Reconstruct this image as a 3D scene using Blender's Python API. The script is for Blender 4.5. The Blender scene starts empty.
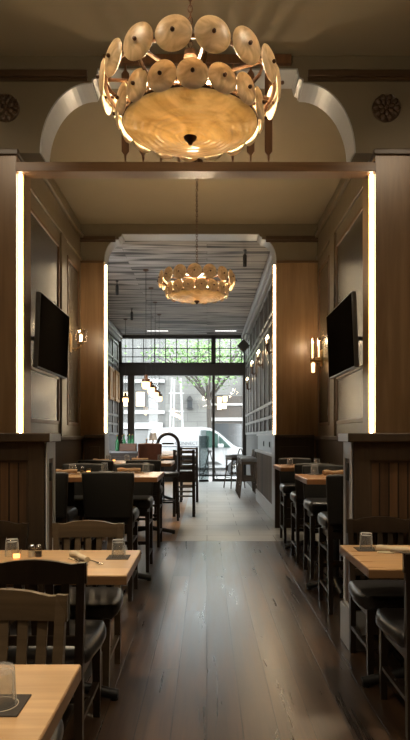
import bpy, bmesh, math, random
from mathutils import Vector, Matrix
random.seed(7)
PI = math.pi
S = bpy.context.scene
COL = S.collection
F = 600.0; CX = 207.0; HY = 436.0; EYE = 1.4

# ------------------------------------------------------------------ mesh builder
class MB:
    def __init__(s): s.bm = bmesh.new()
    def _merge(s, t, mtx=None):
        if mtx is not None: bmesh.ops.transform(t, matrix=mtx, verts=t.verts)
        me = bpy.data.meshes.new('t'); t.to_mesh(me); t.free()
        s.bm.from_mesh(me); bpy.data.meshes.remove(me)
    def box(s, x0, x1, y0, y1, z0, z1, bev=0.0, mtx=None, seg=2):
        t = bmesh.new(); bmesh.ops.create_cube(t, size=1)
        for v in t.verts:
            v.co = Vector(((x0+x1)/2+v.co.x*(x1-x0), (y0+y1)/2+v.co.y*(y1-y0), (z0+z1)/2+v.co.z*(z1-z0)))
        if bev: bmesh.ops.bevel(t, geom=t.edges[:], offset=bev, segments=seg, affect='EDGES', profile=.5)
        s._merge(t, mtx); return s
    def rod(s, a, b, r0, r1=None, n=12, cap=True):
        a, b = Vector(a), Vector(b); r1 = r0 if r1 is None else r1
        t = bmesh.new(); L = (b-a).length
        bmesh.ops.create_cone(t, cap_ends=cap, segments=n, radius1=r0, radius2=r1, depth=L)
        q = Vector((0, 0, 1)).rotation_difference((b-a).normalized())
        s._merge(t, Matrix.Translation((a+b)/2) @ q.to_matrix().to_4x4()); return s
    def bar(s, a, b, w, d, w2=None, d2=None, up=None):
        """square tapered bar from a to b (w along x-ish, d along y-ish)"""
        a, b = Vector(a), Vector(b); w2 = w2 or w; d2 = d2 or d
        ax = (b-a).normalized(); ref = Vector(up) if up else (Vector((1, 0, 0)) if abs(ax.x) < .8 else Vector((0, 1, 0)))
        u = (ref-ax*ref.dot(ax)).normalized(); v = ax.cross(u)
        t = bmesh.new(); vs = []
        for p, ww, dd in ((a, w, d), (b, w2, d2)):
            for i, j in ((-1, -1), (1, -1), (1, 1), (-1, 1)):
                vs.append(t.verts.new(p+u*i*ww/2+v*j*dd/2))
        for f in ((0, 1, 2, 3), (7, 6, 5, 4), (0, 4, 5, 1), (1, 5, 6, 2), (2, 6, 7, 3), (3, 7, 4, 0)):
            t.faces.new([vs[k] for k in f])
        bmesh.ops.recalc_face_normals(t, faces=t.faces)
        s._merge(t); return s
    def tube(s, pts, r, n=8, closed=False):
        pts = [Vector(p) for p in pts]; t = bmesh.new(); rings = []
        N = len(pts); prev = None
        rr = r if isinstance(r, (list, tuple)) else [r]*N
        for i, p in enumerate(pts):
            if closed: d = (pts[(i+1) % N]-pts[i-1]).normalized()
            else: d = (pts[min(i+1, N-1)]-pts[max(i-1, 0)]).normalized()
            ref = prev if prev is not None else (Vector((0, 0, 1)) if abs(d.z) < .9 else Vector((1, 0, 0)))
            u = (ref-d*ref.dot(d)).normalized(); prev = u; w = d.cross(u)
            rings.append([t.verts.new(p+(u*math.cos(2*PI*k/n)+w*math.sin(2*PI*k/n))*rr[i]) for k in range(n)])
        M = N if closed else N-1
        for i in range(M):
            A, B = rings[i], rings[(i+1) % N]
            for k in range(n): t.faces.new((A[k], A[(k+1) % n], B[(k+1) % n], B[k]))
        if not closed: t.faces.new(rings[0][::-1]); t.faces.new(rings[-1])
        bmesh.ops.recalc_face_normals(t, faces=t.faces)
        s._merge(t); return s
    def lathe(s, prof, n=24, mtx=None):
        t = bmesh.new(); rings = []
        for r, z in prof:
            if r < 1e-5: rings.append([t.verts.new((0, 0, z))])
            else: rings.append([t.verts.new((r*math.cos(2*PI*k/n), r*math.sin(2*PI*k/n), z)) for k in range(n)])
        for A, B in zip(rings, rings[1:]):
            for k in range(n):
                a0, a1 = A[k % len(A)], A[(k+1) % len(A)]; b0, b1 = B[k % len(B)], B[(k+1) % len(B)]
                q = []
                for v in (a0, a1, b1, b0):
                    if v not in q: q.append(v)
                if len(q) > 2: t.faces.new(q)
        bmesh.ops.recalc_face_normals(t, faces=t.faces)
        s._merge(t, mtx); return s
    def prism(s, poly, axis, a, b, mtx=None, bev=0):
        """poly 2D extruded along axis: 'y' -> poly is (x,z); 'x' -> (y,z); 'z' -> (x,y)"""
        def P(p, h):
            return {'y': (p[0], h, p[1]), 'x': (h, p[0], p[1]), 'z': (p[0], p[1], h)}[axis]
        t = bmesh.new()
        A = [t.verts.new(P(p, a)) for p in poly]; B = [t.verts.new(P(p, b)) for p in poly]
        t.faces.new(A); t.faces.new(B[::-1]); n = len(poly)
        for i in range(n): t.faces.new((A[i], A[(i+1) % n], B[(i+1) % n], B[i]))
        bmesh.ops.recalc_face_normals(t, faces=t.faces)
        if bev:
            bmesh.ops.bevel(t, geom=t.edges[:], offset=bev, segments=2, affect='EDGES', profile=.5)
        s._merge(t, mtx); return s
    def quad(s, pts):
        s.bm.faces.new([s.bm.verts.new(p) for p in pts]); return s
    def build(s, name, m, parent=None, smooth=None, loc=None):
        me = bpy.data.meshes.new(name); s.bm.to_mesh(me); s.bm.free()
        if smooth is not None:
            for p in me.polygons: p.use_smooth = True
            me.set_sharp_from_angle(angle=math.radians(smooth))
        me.materials.append(m)
        o = bpy.data.objects.new(name, me); COL.objects.link(o)
        if parent is not None: o.parent = parent
        if loc: o.location = loc
        return o

def tag(o, label=None, cat=None, group=None, kind=None):
    if label: o['label'] = label
    if cat: o['category'] = cat
    if group: o['group'] = group
    if kind: o['kind'] = kind
    return o
def empty(name, loc=(0, 0, 0), rz=0, label=None, cat=None, group=None):
    o = bpy.data.objects.new(name, None); COL.objects.link(o)
    o.empty_display_size = .1
    o.location = loc; o.rotation_euler = (0, 0, rz)
    return tag(o, label, cat, group)
def struct(name, mb, m, smooth=None, parent=None):
    o = mb.build(name, m, parent, smooth)
    if parent is None: o['kind'] = 'structure'
    return o
def copy_tree(o, parent=None):
    c = o.copy(); COL.objects.link(c)
    if parent is not None: c.parent = parent
    for ch in list(o.children): copy_tree(ch, c)
    return c
def place(proto, state, loc, rz, label, group=None, cat=None):
    o = proto if not state else copy_tree(proto)
    state.append(o)
    o.location = loc; o.rotation_euler = (0, 0, rz); o['label'] = label
    if group: o['group'] = group
    if cat: o['category'] = cat
    return o

# ------------------------------------------------------------------ materials
def new_mat(name):
    m = bpy.data.materials.new(name); m.use_nodes = True
    nt = m.node_tree; b = nt.nodes['Principled BSDF']
    return m, nt, b
def N(nt, t, **kw):
    n = nt.nodes.new(t)
    for k, v in kw.items():
        if k in n.inputs: n.inputs[k].default_value = v
        else: setattr(n, k, v)
    return n
def rgba(c): return (c[0], c[1], c[2], 1)
def plain(name, c, rough=.5, metal=0, noise=.0, scale=20, bump=0, emit=None, es=0, spec=.5, coat=0):
    m, nt, b = new_mat(name)
    b.inputs['Base Color'].default_value = rgba(c); b.inputs['Roughness'].default_value = rough
    b.inputs['Metallic'].default_value = metal; b.inputs['Specular IOR Level'].default_value = spec
    b.inputs['Coat Weight'].default_value = coat
    tc = N(nt, 'ShaderNodeTexCoord'); nz = N(nt, 'ShaderNodeTexNoise', Scale=scale, Detail=4.0)
    nt.links.new(tc.outputs['Object'], nz.inputs['Vector'])
    if noise:
        mx = N(nt, 'ShaderNodeMix', data_type='RGBA')
        mx.inputs[6].default_value = rgba([v*(1-noise) for v in c]); mx.inputs[7].default_value = rgba([min(1, v*(1+noise)) for v in c])
        nt.links.new(nz.outputs['Fac'], mx.inputs[0]); nt.links.new(mx.outputs[2], b.inputs['Base Color'])
    if bump:
        bp = N(nt, 'ShaderNodeBump', Strength=bump, Distance=.01)
        nt.links.new(nz.outputs['Fac'], bp.inputs['Height']); nt.links.new(bp.outputs['Normal'], b.inputs['Normal'])
    if emit: b.inputs['Emission Color'].default_value = rgba(emit); b.inputs['Emission Strength'].default_value = es
    return m
def wood(name, c1, c2, axes, rough=.45, plank=None, groove=None, gs=1.0, var=.25, spec=.5, gapw=.004, bump=.15, rvar=.1, ring=0, coat=0, offset=.5, ringf=26):
    """axes: (length axis, cross axis, third) letters; plank=(length,width) adds boards"""
    m, nt, b = new_mat(name); L = nt.links.new
    tc = N(nt, 'ShaderNodeTexCoord'); sp = N(nt, 'ShaderNodeSeparateXYZ'); L(tc.outputs['Object'], sp.inputs[0])
    cb = N(nt, 'ShaderNodeCombineXYZ')
    for i, a in enumerate(axes): L(sp.outputs['XYZ'.index(a.upper())], cb.inputs[i])
    vec = cb.outputs[0]
    if plank:
        br = N(nt, 'ShaderNodeTexBrick'); br.offset = offset; br.offset_frequency = 2
        br.inputs['Scale'].default_value = 1.0; br.inputs['Mortar Size'].default_value = gapw
        br.inputs['Brick Width'].default_value = plank[0]; br.inputs['Row Height'].default_value = plank[1]
        br.inputs['Color1'].default_value = (0, 0, 0, 1); br.inputs['Color2'].default_value = (1, 1, 1, 1); br.inputs['Mortar'].default_value = (.5, .5, .5, 1)
        br.inputs['Mortar Smooth'].default_value = .3
        L(vec, br.inputs['Vector'])
        off = N(nt, 'ShaderNodeVectorMath', operation='MULTIPLY'); L(br.outputs['Color'], off.inputs[0]); off.inputs[1].default_value = (7, 3, 11)
        add = N(nt, 'ShaderNodeVectorMath', operation='ADD'); L(vec, add.inputs[0]); L(off.outputs[0], add.inputs[1]); gv = add.outputs[0]
    else: gv = vec
    mp = N(nt, 'ShaderNodeMapping'); mp.inputs['Scale'].default_value = (1.6*gs, 26*gs, 26*gs); L(gv, mp.inputs['Vector'])
    nz = N(nt, 'ShaderNodeTexNoise', Scale=1.0, Detail=6.0, Roughness=.62, Distortion=.6); L(mp.outputs[0], nz.inputs['Vector'])
    fac = nz.outputs['Fac']
    if ring:
        mp2 = N(nt, 'ShaderNodeMapping'); mp2.inputs['Scale'].default_value = (.55, 5.0, 5.0); L(gv, mp2.inputs['Vector'])
        n2 = N(nt, 'ShaderNodeTexNoise', Scale=1.0, Detail=2.0, Distortion=.3); L(mp2.outputs[0], n2.inputs['Vector'])
        mu = N(nt, 'ShaderNodeMath', operation='MULTIPLY'); L(n2.outputs['Fac'], mu.inputs[0]); mu.inputs[1].default_value = ringf
        sn = N(nt, 'ShaderNodeMath', operation='SINE'); L(mu.outputs[0], sn.inputs[0])
        ma = N(nt, 'ShaderNodeMath', operation='MULTIPLY_ADD'); L(sn.outputs[0], ma.inputs[0]); ma.inputs[1].default_value = ring; L(nz.outputs['Fac'], ma.inputs[2])
        fac = ma.outputs[0]
    rmp = N(nt, 'ShaderNodeMapRange'); rmp.inputs['From Min'].default_value = .3; rmp.inputs['From Max'].default_value = .7
    L(fac, rmp.inputs['Value'])
    mx = N(nt, 'ShaderNodeMix', data_type='RGBA'); mx.inputs[6].default_value = rgba(c1); mx.inputs[7].default_value = rgba(c2); L(rmp.outputs[0], mx.inputs[0])
    col = mx.outputs[2]
    big = N(nt, 'ShaderNodeTexNoise', Scale=1.3, Detail=2.0); L(vec, big.inputs['Vector'])
    bm_ = N(nt, 'ShaderNodeMapRange'); bm_.inputs['To Min'].default_value = .8; bm_.inputs['To Max'].default_value = 1.2; L(big.outputs['Fac'], bm_.inputs['Value'])
    hs = N(nt, 'ShaderNodeHueSaturation'); L(col, hs.inputs['Color']); L(bm_.outputs[0], hs.inputs['Value']); col = hs.outputs[0]
    height = fac
    if plank:
        rv = N(nt, 'ShaderNodeMapRange'); rv.inputs['To Min'].default_value = 1-var; rv.inputs['To Max'].default_value = 1+var
        sx = N(nt, 'ShaderNodeSeparateColor'); L(br.outputs['Color'], sx.inputs[0]); L(sx.outputs[0], rv.inputs['Value'])
        h2 = N(nt, 'ShaderNodeHueSaturation'); L(col, h2.inputs['Color']); L(rv.outputs[0], h2.inputs['Value'])
        mg = N(nt, 'ShaderNodeMix', data_type='RGBA'); L(br.outputs['Fac'], mg.inputs[0]); L(h2.outputs[0], mg.inputs[6])
        mg.inputs[7].default_value = rgba(groove or [v*.25 for v in c1]); col = mg.outputs[2]
        hh = N(nt, 'ShaderNodeMath', operation='MULTIPLY_ADD'); L(br.outputs['Fac'], hh.inputs[0]); hh.inputs[1].default_value = -3.0; L(fac, hh.inputs[2]); height = hh.outputs[0]
    L(col, b.inputs['Base Color'])
    rr = N(nt, 'ShaderNodeMapRange'); rr.inputs['To Min'].default_value = max(.02, rough-rvar); rr.inputs['To Max'].default_value = rough+rvar
    L(fac, rr.inputs['Value']); L(rr.outputs[0], b.inputs['Roughness'])
    b.inputs['Specular IOR Level'].default_value = spec; b.inputs['Coat Weight'].default_value = coat; b.inputs['Coat Roughness'].default_value = .24
    if bump:
        bp = N(nt, 'ShaderNodeBump', Strength=bump, Distance=.003); L(height, bp.inputs['Height']); L(bp.outputs['Normal'], b.inputs['Normal'])
        if coat: L(bp.outputs['Normal'], b.inputs['Coat Normal'])
    return m
def thin_glass(name, tint=(1, 1, 1), refl=1.0, rough=.02, base=.0):
    m = bpy.data.materials.new(name); m.use_nodes = True; nt = m.node_tree; nt.nodes.clear(); L = nt.links.new
    out = N(nt, 'ShaderNodeOutputMaterial'); tr = N(nt, 'ShaderNodeBsdfTransparent', Color=rgba(tint)); gl = N(nt, 'ShaderNodeBsdfGlossy', Roughness=rough)
    lw = N(nt, 'ShaderNodeLayerWeight', Blend=.5); pw = N(nt, 'ShaderNodeMath', operation='POWER'); L(lw.outputs['Facing'], pw.inputs[0]); pw.inputs[1].default_value = 4.0
    mu = N(nt, 'ShaderNodeMath', operation='MULTIPLY_ADD', use_clamp=True); L(pw.outputs[0], mu.inputs[0]); mu.inputs[1].default_value = refl*.5; mu.inputs[2].default_value = base+.03
    mx = N(nt, 'ShaderNodeMixShader'); L(mu.outputs[0], mx.inputs[0]); L(tr.outputs[0], mx.inputs[1]); L(gl.outputs[0], mx.inputs[2]); L(mx.outputs[0], out.inputs[0])
    return m
def glow(name, c, s):
    return plain(name, c, .6, emit=c, es=s)
def alabaster(name, c, trans=.5, scale=9, c2=None, es=0, rough=.35, spec=.5, bump=.15, stretch=(1, 1, 1)):
    m, nt, b = new_mat(name); L = nt.links.new
    tc = N(nt, 'ShaderNodeTexCoord'); mp = N(nt, 'ShaderNodeMapping'); mp.inputs['Scale'].default_value = stretch; L(tc.outputs['Object'], mp.inputs[0])
    nz = N(nt, 'ShaderNodeTexNoise', Scale=scale, Detail=5.0, Distortion=1.8); L(mp.outputs[0], nz.inputs['Vector'])
    mx = N(nt, 'ShaderNodeMix', data_type='RGBA'); mx.inputs[6].default_value = rgba(c2 or [v*.65 for v in c]); mx.inputs[7].default_value = rgba(c)
    mr = N(nt, 'ShaderNodeMapRange'); mr.inputs['From Min'].default_value = .35; mr.inputs['From Max'].default_value = .62; L(nz.outputs['Fac'], mr.inputs['Value'])
    L(mr.outputs[0], mx.inputs[0]); L(mx.outputs[2], b.inputs['Base Color']); b.inputs['Roughness'].default_value = rough; b.inputs['Specular IOR Level'].default_value = spec
    if es: L(mx.outputs[2], b.inputs['Emission Color']); b.inputs['Emission Strength'].default_value = es
    bp = N(nt, 'ShaderNodeBump', Strength=bump, Distance=.01); L(nz.outputs['Fac'], bp.inputs['Height']); L(bp.outputs['Normal'], b.inputs['Normal'])
    tl = N(nt, 'ShaderNodeBsdfTranslucent'); L(mx.outputs[2], tl.inputs['Color'])
    ms = N(nt, 'ShaderNodeMixShader'); ms.inputs[0].default_value = trans
    L(b.outputs[0], ms.inputs[1]); L(tl.outputs[0], ms.inputs[2]); L(ms.outputs[0], nt.nodes['Material Output'].inputs[0])
    return m

M = {}
M['floor'] = wood('dark_oak_floor', (.011, .006, .0035), (.078, .043, .023), 'yxz', rough=.31, plank=(2.4, .17), var=.35, groove=(.006, .004, .002), ringf=15, ring=.10, rvar=.11, gapw=.0035, bump=.35, spec=.7, gs=1.0, coat=.35)
M['floor2'] = wood('amber_oak_floor', (.17, .09, .036), (.32, .18, .075), 'yxz', rough=.35, plank=(1.6, .125), var=.2, gapw=.002)
M['tile'] = wood('grey_porcelain_tile', (.27, .27, .26), (.37, .365, .35), 'xyz', rough=.4, plank=(.93, .47), var=.06, groove=(.07, .07, .066), gs=.25, gapw=.006, bump=.05)
M['plank_ceiling'] = wood('weathered_plank_ceiling', (.020, .016, .013), (.42, .39, .36), 'xyz', spec=.25, rough=.5, plank=(2.8, .19), var=.18, groove=(.03, .027, .024), gs=.33, gapw=.003, bump=.3, ring=.22, ringf=14)
M['column'] = wood('golden_brown_panel_wood', (.16, .090, .040), (.24, .145, .070), 'zxy', rough=.36, gs=.55, bump=.05)
M['trimwood'] = wood('brown_trim_wood', (.075, .036, .015), (.13, .065, .028), 'xyz', rough=.4, gs=.6, bump=.05)
M['trimdark'] = wood('dark_trim_wood', (.035, .018, .008), (.06, .032, .015), 'xyz', rough=.4, gs=.6, bump=.05)
M['beamwood'] = wood('brown_beam_wood', (.12, .06, .025), (.19, .10, .045), 'xyz', rough=.4, gs=.6, bump=.05)
M['slatwood'] = wood('walnut_slat_wood', (.085, .036, .014), (.14, .062, .025), 'zxy', rough=.45, bump=.05)
M['panel'] = wood('olive_brown_panel', (.085, .062, .036), (.115, .085, .05), 'zxy', rough=.35, gs=.4, bump=.03, spec=.6)
M['panel_inset'] = wood('olive_brown_inset_panel', (.042, .034, .022), (.060, .049, .033), 'zxy', rough=.26, gs=.3, bump=.01, spec=.45, rvar=.04)
M['dado'] = wood('dark_dado_wood', (.027, .017, .010), (.045, .029, .016), 'zxy', rough=.5, spec=.3, bump=.05)
M['bead'] = wood('dark_beadboard', (.040, .021, .010), (.078, .041, .018), 'zxy', rough=.5, spec=.3, plank=(4.0, .062), var=.3, groove=(.008, .005, .003), gapw=.006, offset=0)
M['bead_y'] = wood('grey_stained_beadboard', (.05, .036, .024), (.12, .09, .062), 'zyx', rough=.6, spec=.15, plank=(4.0, .30), var=.6, groove=(.012, .01, .008), gapw=.008, offset=0)
M['greypanel'] = plain('satin_grey_paint', (.055, .05, .044), .5, noise=.12, scale=6, spec=.3)
M['greylit'] = plain('highlit_satin_grey', (.13, .125, .115), .28, noise=.1, scale=4, spec=.7)  # paler than the wall panels, so highlights are put into the colour
M['endlit'] = plain('window_lit_end_face', (.50, .51, .52), .3, noise=.05, scale=3, spec=.7)  # pale colour stands in for window light on the partition ends
M['soffit'] = plain('pale_satin_soffit_paint', (.30, .30, .30), .32, noise=.06, scale=3, spec=.7)
M['plaster'] = plain('warm_plaster', (.115, .088, .052), .7, noise=.08, scale=5)
M['ceil'] = plain('warm_ceiling_plaster', (.19, .148, .09), .75, noise=.05, scale=3)
M['backwall'] = plain('dim_wall_paint', (.12, .095, .065), .7, noise=.08, scale=3)
M['tablewood'] = wood('honey_oak_tabletop', (.36, .225, .11), (.52, .345, .18), 'xyz', rough=.33, plank=(3.0, .16), var=.1, groove=(.38, .24, .12), gapw=.001, gs=.8, bump=.04, spec=.45)
M['tablewood_y'] = wood('amber_oak_tabletop', (.33, .19, .085), (.47, .29, .14), 'xyz', rough=.3, plank=(3.0, .16), var=.1, groove=(.36, .21, .095), gapw=.001, gs=.8, bump=.04, spec=.45)
M['bartop'] = wood('orange_oak_bar_top', (.30, .14, .055), (.42, .21, .09), 'xyz', rough=.28, gs=.8, bump=.03)
M['edge'] = wood('orange_edge_band', (.30, .135, .05), (.40, .19, .075), 'xyz', rough=.35, bump=.03)
M['edge_low'] = wood('brown_edge_band', (.21, .115, .052), (.29, .165, .08), 'xyz', rough=.35, bump=.03)
M['chair'] = wood('espresso_chair_wood', (.013, .008, .005), (.024, .015, .009), 'zxy', rough=.34, bump=.04, spec=.55)
M['chair_brown'] = wood('walnut_chair_wood', (.062, .042, .024), (.112, .078, .046), 'xzy', rough=.36, bump=.04, spec=.55)
M['leather'] = plain('black_leather', (.022, .022, .023), .32, noise=.2, scale=60, bump=.06, spec=.55)
M['backleather'] = plain('charcoal_leather', (.013, .012, .010), .5, noise=.2, scale=50, bump=.06)
M['brownleather'] = plain('red_brown_leather', (.10, .032, .016), .38, noise=.3, scale=14, bump=.1)
M['greycushion'] = plain('grey_vinyl_cushion', (.16, .16, .155), .35, noise=.1, scale=20)
M['iron'] = plain('black_cast_iron', (.014, .014, .014), .4, noise=.2, scale=40)
M['blackmetal'] = plain('black_painted_metal', (.018, .018, .018), .45, noise=.1, scale=30)
M['frame'] = plain('dark_bronze_window_frame', (.022, .02, .018), .4, noise=.1, scale=10)
M['bronze'] = plain('aged_bronze', (.08, .036, .016), .4, metal=.5, noise=.2, scale=30)
M['brass'] = plain('antique_brass', (.42, .27, .11), .3, metal=.9, noise=.15, scale=30)
M['gilt'] = plain('gilt_wood', (.35, .19, .06), .35, metal=.4, noise=.25, scale=30)
M['chrome'] = plain('polished_steel', (.6, .6, .6), .2, metal=1, noise=.05)
M['screen'] = plain('dark_screen', (.010, .008, .006), 1.0, noise=.05, spec=0)
M['bezel'] = plain('grey_bezel', (.10, .10, .10), .3, metal=.5, noise=.05)
M['led'] = glow('warm_led', (1.0, .80, .52), 16)
M['bulb'] = glow('bulb_glow', (1.0, .74, .40), 14)
M['tube'] = glow('warm_tube_glow', (1.0, .70, .36), 2.2)
M['linenshade'] = plain('white_ceramic', (.7, .68, .64), .5, noise=.04)
M['candle'] = glow('candle_glow', (1.0, .5, .15), 2.2)
M['pendant'] = alabaster('pendant_frosted_glass', (1.0, .72, .38), .3, 20, c2=(.95, .6, .28), es=2.6)
M['disc'] = alabaster('alabaster_disc', (.78, .61, .37), .25, 9, c2=(.50, .36, .19), es=.06)
M['discfar'] = M['disc']
M['bowl'] = alabaster('amber_swirl_glass', (.80, .62, .30), .35, 4.5, c2=(.50, .34, .13), es=.14, rough=.10, spec=.9, bump=.9)
def rings(m, sc=38, st=.35):
    nt = m.node_tree; L = nt.links.new; b = nt.nodes['Principled BSDF']; old = b.inputs['Normal'].links[0].from_node
    tc = N(nt, 'ShaderNodeTexCoord'); wv = N(nt, 'ShaderNodeTexWave', wave_type='RINGS', rings_direction='Z', Scale=sc, Distortion=7.0, Detail=3.0); wv.inputs['Detail Scale'].default_value = .6
    L(tc.outputs['Object'], wv.inputs['Vector']); bp = N(nt, 'ShaderNodeBump', Strength=st, Distance=.006); L(wv.outputs['Fac'], bp.inputs['Height']); L(old.outputs['Normal'], bp.inputs['Normal']); L(bp.outputs['Normal'], b.inputs['Normal'])
rings(M['bowl'], 9, .5)
M['glass'] = thin_glass('tumbler_glass', (.96, .97, .97), 1.6, .04, .04)
def edge_highlight(m, a, b_):  # mixes white in at grazing angles as painted bright glass edges
    nt = m.node_tree; L = nt.links.new; out = [n for n in nt.nodes if n.type == 'OUTPUT_MATERIAL'][0]; src = out.inputs[0].links[0].from_socket
    df = N(nt, 'ShaderNodeBsdfDiffuse', Color=(.85, .87, .88, 1)); tl = N(nt, 'ShaderNodeBsdfTranslucent', Color=(.85, .87, .88, 1)); ad = N(nt, 'ShaderNodeMixShader'); ad.inputs[0].default_value = .5
    L(df.outputs[0], ad.inputs[1]); L(tl.outputs[0], ad.inputs[2])
    lw = N(nt, 'ShaderNodeLayerWeight', Blend=.5); pw = N(nt, 'ShaderNodeMath', operation='POWER'); L(lw.outputs['Facing'], pw.inputs[0]); pw.inputs[1].default_value = 3.0
    mu = N(nt, 'ShaderNodeMath', operation='MULTIPLY_ADD', use_clamp=True); L(pw.outputs[0], mu.inputs[0]); mu.inputs[1].default_value = a; mu.inputs[2].default_value = b_
    mx = N(nt, 'ShaderNodeMixShader'); L(mu.outputs[0], mx.inputs[0]); L(src, mx.inputs[1]); L(ad.outputs[0], mx.inputs[2]); L(mx.outputs[0], out.inputs[0])
edge_highlight(M['glass'], .55, .05)
M['shade_glass'] = thin_glass('clear_shade_glass', (.97, .95, .92), 1.6, .03, .05)
M['pane'] = thin_glass('window_pane_glass', (.97, .99, .98), .4)
M['doorglass'] = thin_glass('tinted_door_glass', (.50, .54, .54), 1.0)
M['greenglass'] = plain('green_bottle_glass', (.03, .22, .08), .12, noise=.1, spec=.7)
M['clearbottle'] = thin_glass('clear_bottle_glass', (.8, .85, .84), 1.6, .05, .06)
M['coaster'] = plain('dark_leather_coaster', (.028, .022, .018), .6, noise=.25, scale=80, bump=.1)
M['ring'] = plain('pale_coaster_print', (.45, .40, .32), .6, noise=.1)
M['napkin'] = plain('cream_linen', (.55, .47, .35), .85, noise=.12, scale=50, bump=.3)
M['kraft'] = plain('tan_napkin', (.36, .23, .12), .8, noise=.15, scale=50, bump=.3)
M['cutlery'] = M['chrome']
M['salt'] = plain('white_salt', (.7, .68, .62), .6, noise=.05)
M['pepper'] = plain('ground_pepper', (.06, .05, .04), .8, noise=.3)
M['crate'] = wood('brown_crate_wood', (.08, .035, .015), (.16, .07, .03), 'xyz', rough=.5)
M['white'] = plain('white_van_paint', (.29, .295, .30), .3, noise=.02, coat=.2)
M['whitepaint'] = plain('white_paint', (.26, .26, .255), .5, noise=.04)
M['rubber'] = plain('black_rubber', (.02, .02, .02), .7, noise=.1)
M['vanglass'] = plain('van_window_glass', (.03, .055, .047), .06, noise=.3, scale=3, spec=.8)
M['vantext'] = plain('grey_lettering', (.035, .04, .05), .5, noise=.02)
M['sidewalk'] = wood('concrete_sidewalk', (.15, .15, .147), (.185, .185, .18), 'xyz', rough=.7, plank=(1.5, 1.5), var=.05, groove=(.3, .3, .3), gapw=.01, gs=.3, bump=.05)
M['road'] = plain('grey_asphalt', (.08, .08, .083), .8, noise=.15, scale=20)
M['stone'] = wood('pale_stone_blocks', (.105, .103, .098), (.14, .137, .13), 'xzy', rough=.8, plank=(.9, .42), var=.08, groove=(.08, .078, .075), gapw=.012, gs=.2, bump=.1)
M['greystone'] = wood('grey_cladding', (.07, .07, .068), (.10, .10, .098), 'zxy', rough=.7, plank=(6, .3), var=.1, groove=(.05, .05, .05), gapw=.01, gs=.2)
M['darkshop'] = wood('dark_shopfront_wood', (.022, .016, .012), (.04, .028, .02), 'zxy', rough=.5)
M['shopglass'] = plain('dim_shop_glass', (.04, .043, .046), .1, noise=.3, scale=2, spec=.7)
M['litwindow'] = plain('lit_window', (.6, .48, .3), .5, noise=.2, scale=5, emit=(1, .75, .4), es=1.2)
M['bark'] = plain('grey_brown_bark', (.03, .024, .019), .85, noise=.3, scale=30, bump=.5)
M['leaf'] = plain('fresh_green_leaf', (.09, .17, .045), .55, noise=.35, scale=3)
M['terracotta'] = plain('grey_planter', (.2, .2, .2), .7, noise=.1)
# ------------------------------------------------------------------ the room shell
NB = 5.13; FB = 9.2; WW = 18.5      # near bulkhead, far bulkhead, window wall
ZC = 4.65; ZP = 4.5
LN, RN = -1.63, 1.44                # near column inner faces
LF, RF = -1.58, 1.06
XL, XR = -1.94, 1.70                # middle room walls
struct('floor', MB().box(-3.0, 2.7, -1.7, 8.0, -.1, 0), M['floor'])
struct('floor', MB().box(-2.9, -.42, 8.0, WW, -.1, 0), M['floor2'])
struct('floor', MB().box(-.42, 1.75, 8.0, WW, -.1, 0), M['tile'])
struct('ceiling', MB().box(-2.6, 2.6, -1.7, FB+.05, ZC, ZC+.1), M['ceil'])
struct('ceiling', MB().box(-2.9, 1.75, FB+.28, WW+.2, ZP, ZP+.1), M['plank_ceiling'])
struct('wall_back', MB().box(-2.6, 2.6, -1.8, -1.7, 0, ZC+.1), M['backwall'])
struct('wall_left', MB().box(-2.6, -2.45, -1.7, NB, 0, ZC), M['backwall'])
struct('wall_right', MB().box(2.45, 2.6, -1.7, NB, 0, ZC), M['backwall'])
struct('wall_left', MB().box(XL-.12, XL, NB+.42, FB, 0, ZC), M['panel'])
struct('wall_right', MB().box(XR, XR+.12, NB+.42, FB, 0, ZC), M['panel'])
struct('wall_left', MB().box(-2.84, -2.72, FB+.28, WW, 0, ZP), M['greypanel'])
struct('wall_right', MB().box(1.2, 1.32, FB+.28, WW, 0, ZP), M['greypanel'])

def arch(name, cx_, hw, zspr, rx, rz, ztop, y0, y1, xl, xr, zc):
    """bulkhead with a shouldered arch opening; the soffit liner is a second, paler piece"""
    def half(sg):
        p = [(hw, zspr)]
        for k in range(1, 17):
            a = PI/2*k/16
            p.append((hw-rx+rx*math.cos(a), zspr+rz*math.sin(a)))
        e = hw-rx
        p += [(e-.015, zspr+rz), (e-.015, zspr+rz+.03), (e-.05, zspr+rz+.045), (e-.065, ztop)]
        return [(cx_+sg*x, z) for x, z in p]
    R = half(1); Lh = half(-1)
    inner = Lh+R[::-1]
    outer = [(xl, zspr)]+inner+[(xr, zspr), (xr, zc), (xl, zc)]
    # bulkhead in strips so every face stays convex
    mb = MB(); pts = inner
    for (xa, za), (xb, zb) in zip(pts, pts[1:]):
        if abs(xa-xb) < 1e-6: continue
        mb.prism([(xa, za), (xb, zb), (xb, zc), (xa, zc)], 'y', y0, y1)
    mb.box(xl, pts[0][0], y0, y1, zspr, zc); mb.box(pts[-1][0], xr, y0, y1, zspr, zc)
    o = struct(name, mb, M['plaster'])
    t = .012; mb = MB()
    q = [(x, z-t) for x, z in pts]
    for i in range(len(pts)-1):
        (xa, za), (xb, zb) = pts[i], pts[i+1]
        d = Vector((xb-xa, zb-za)); n = Vector((d.y, -d.x)).normalized()*t
        mb.prism([(xa, za), (xb, zb), (xb+n.x, zb+n.y), (xa+n.x, za+n.y)], 'y', y0-.004, y1+.004)
    struct('trim_1', mb, M['soffit'])
    return o
arch('bulkhead', -.08, 1.35, 3.82, .43, .60, 4.54, NB, NB+.27, -2.45, 2.45, ZC)
arch('bulkhead', -.255, 1.325, 4.07, .21, .35, 4.5, FB, FB+.29, -2.72, XR, ZC)
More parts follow.
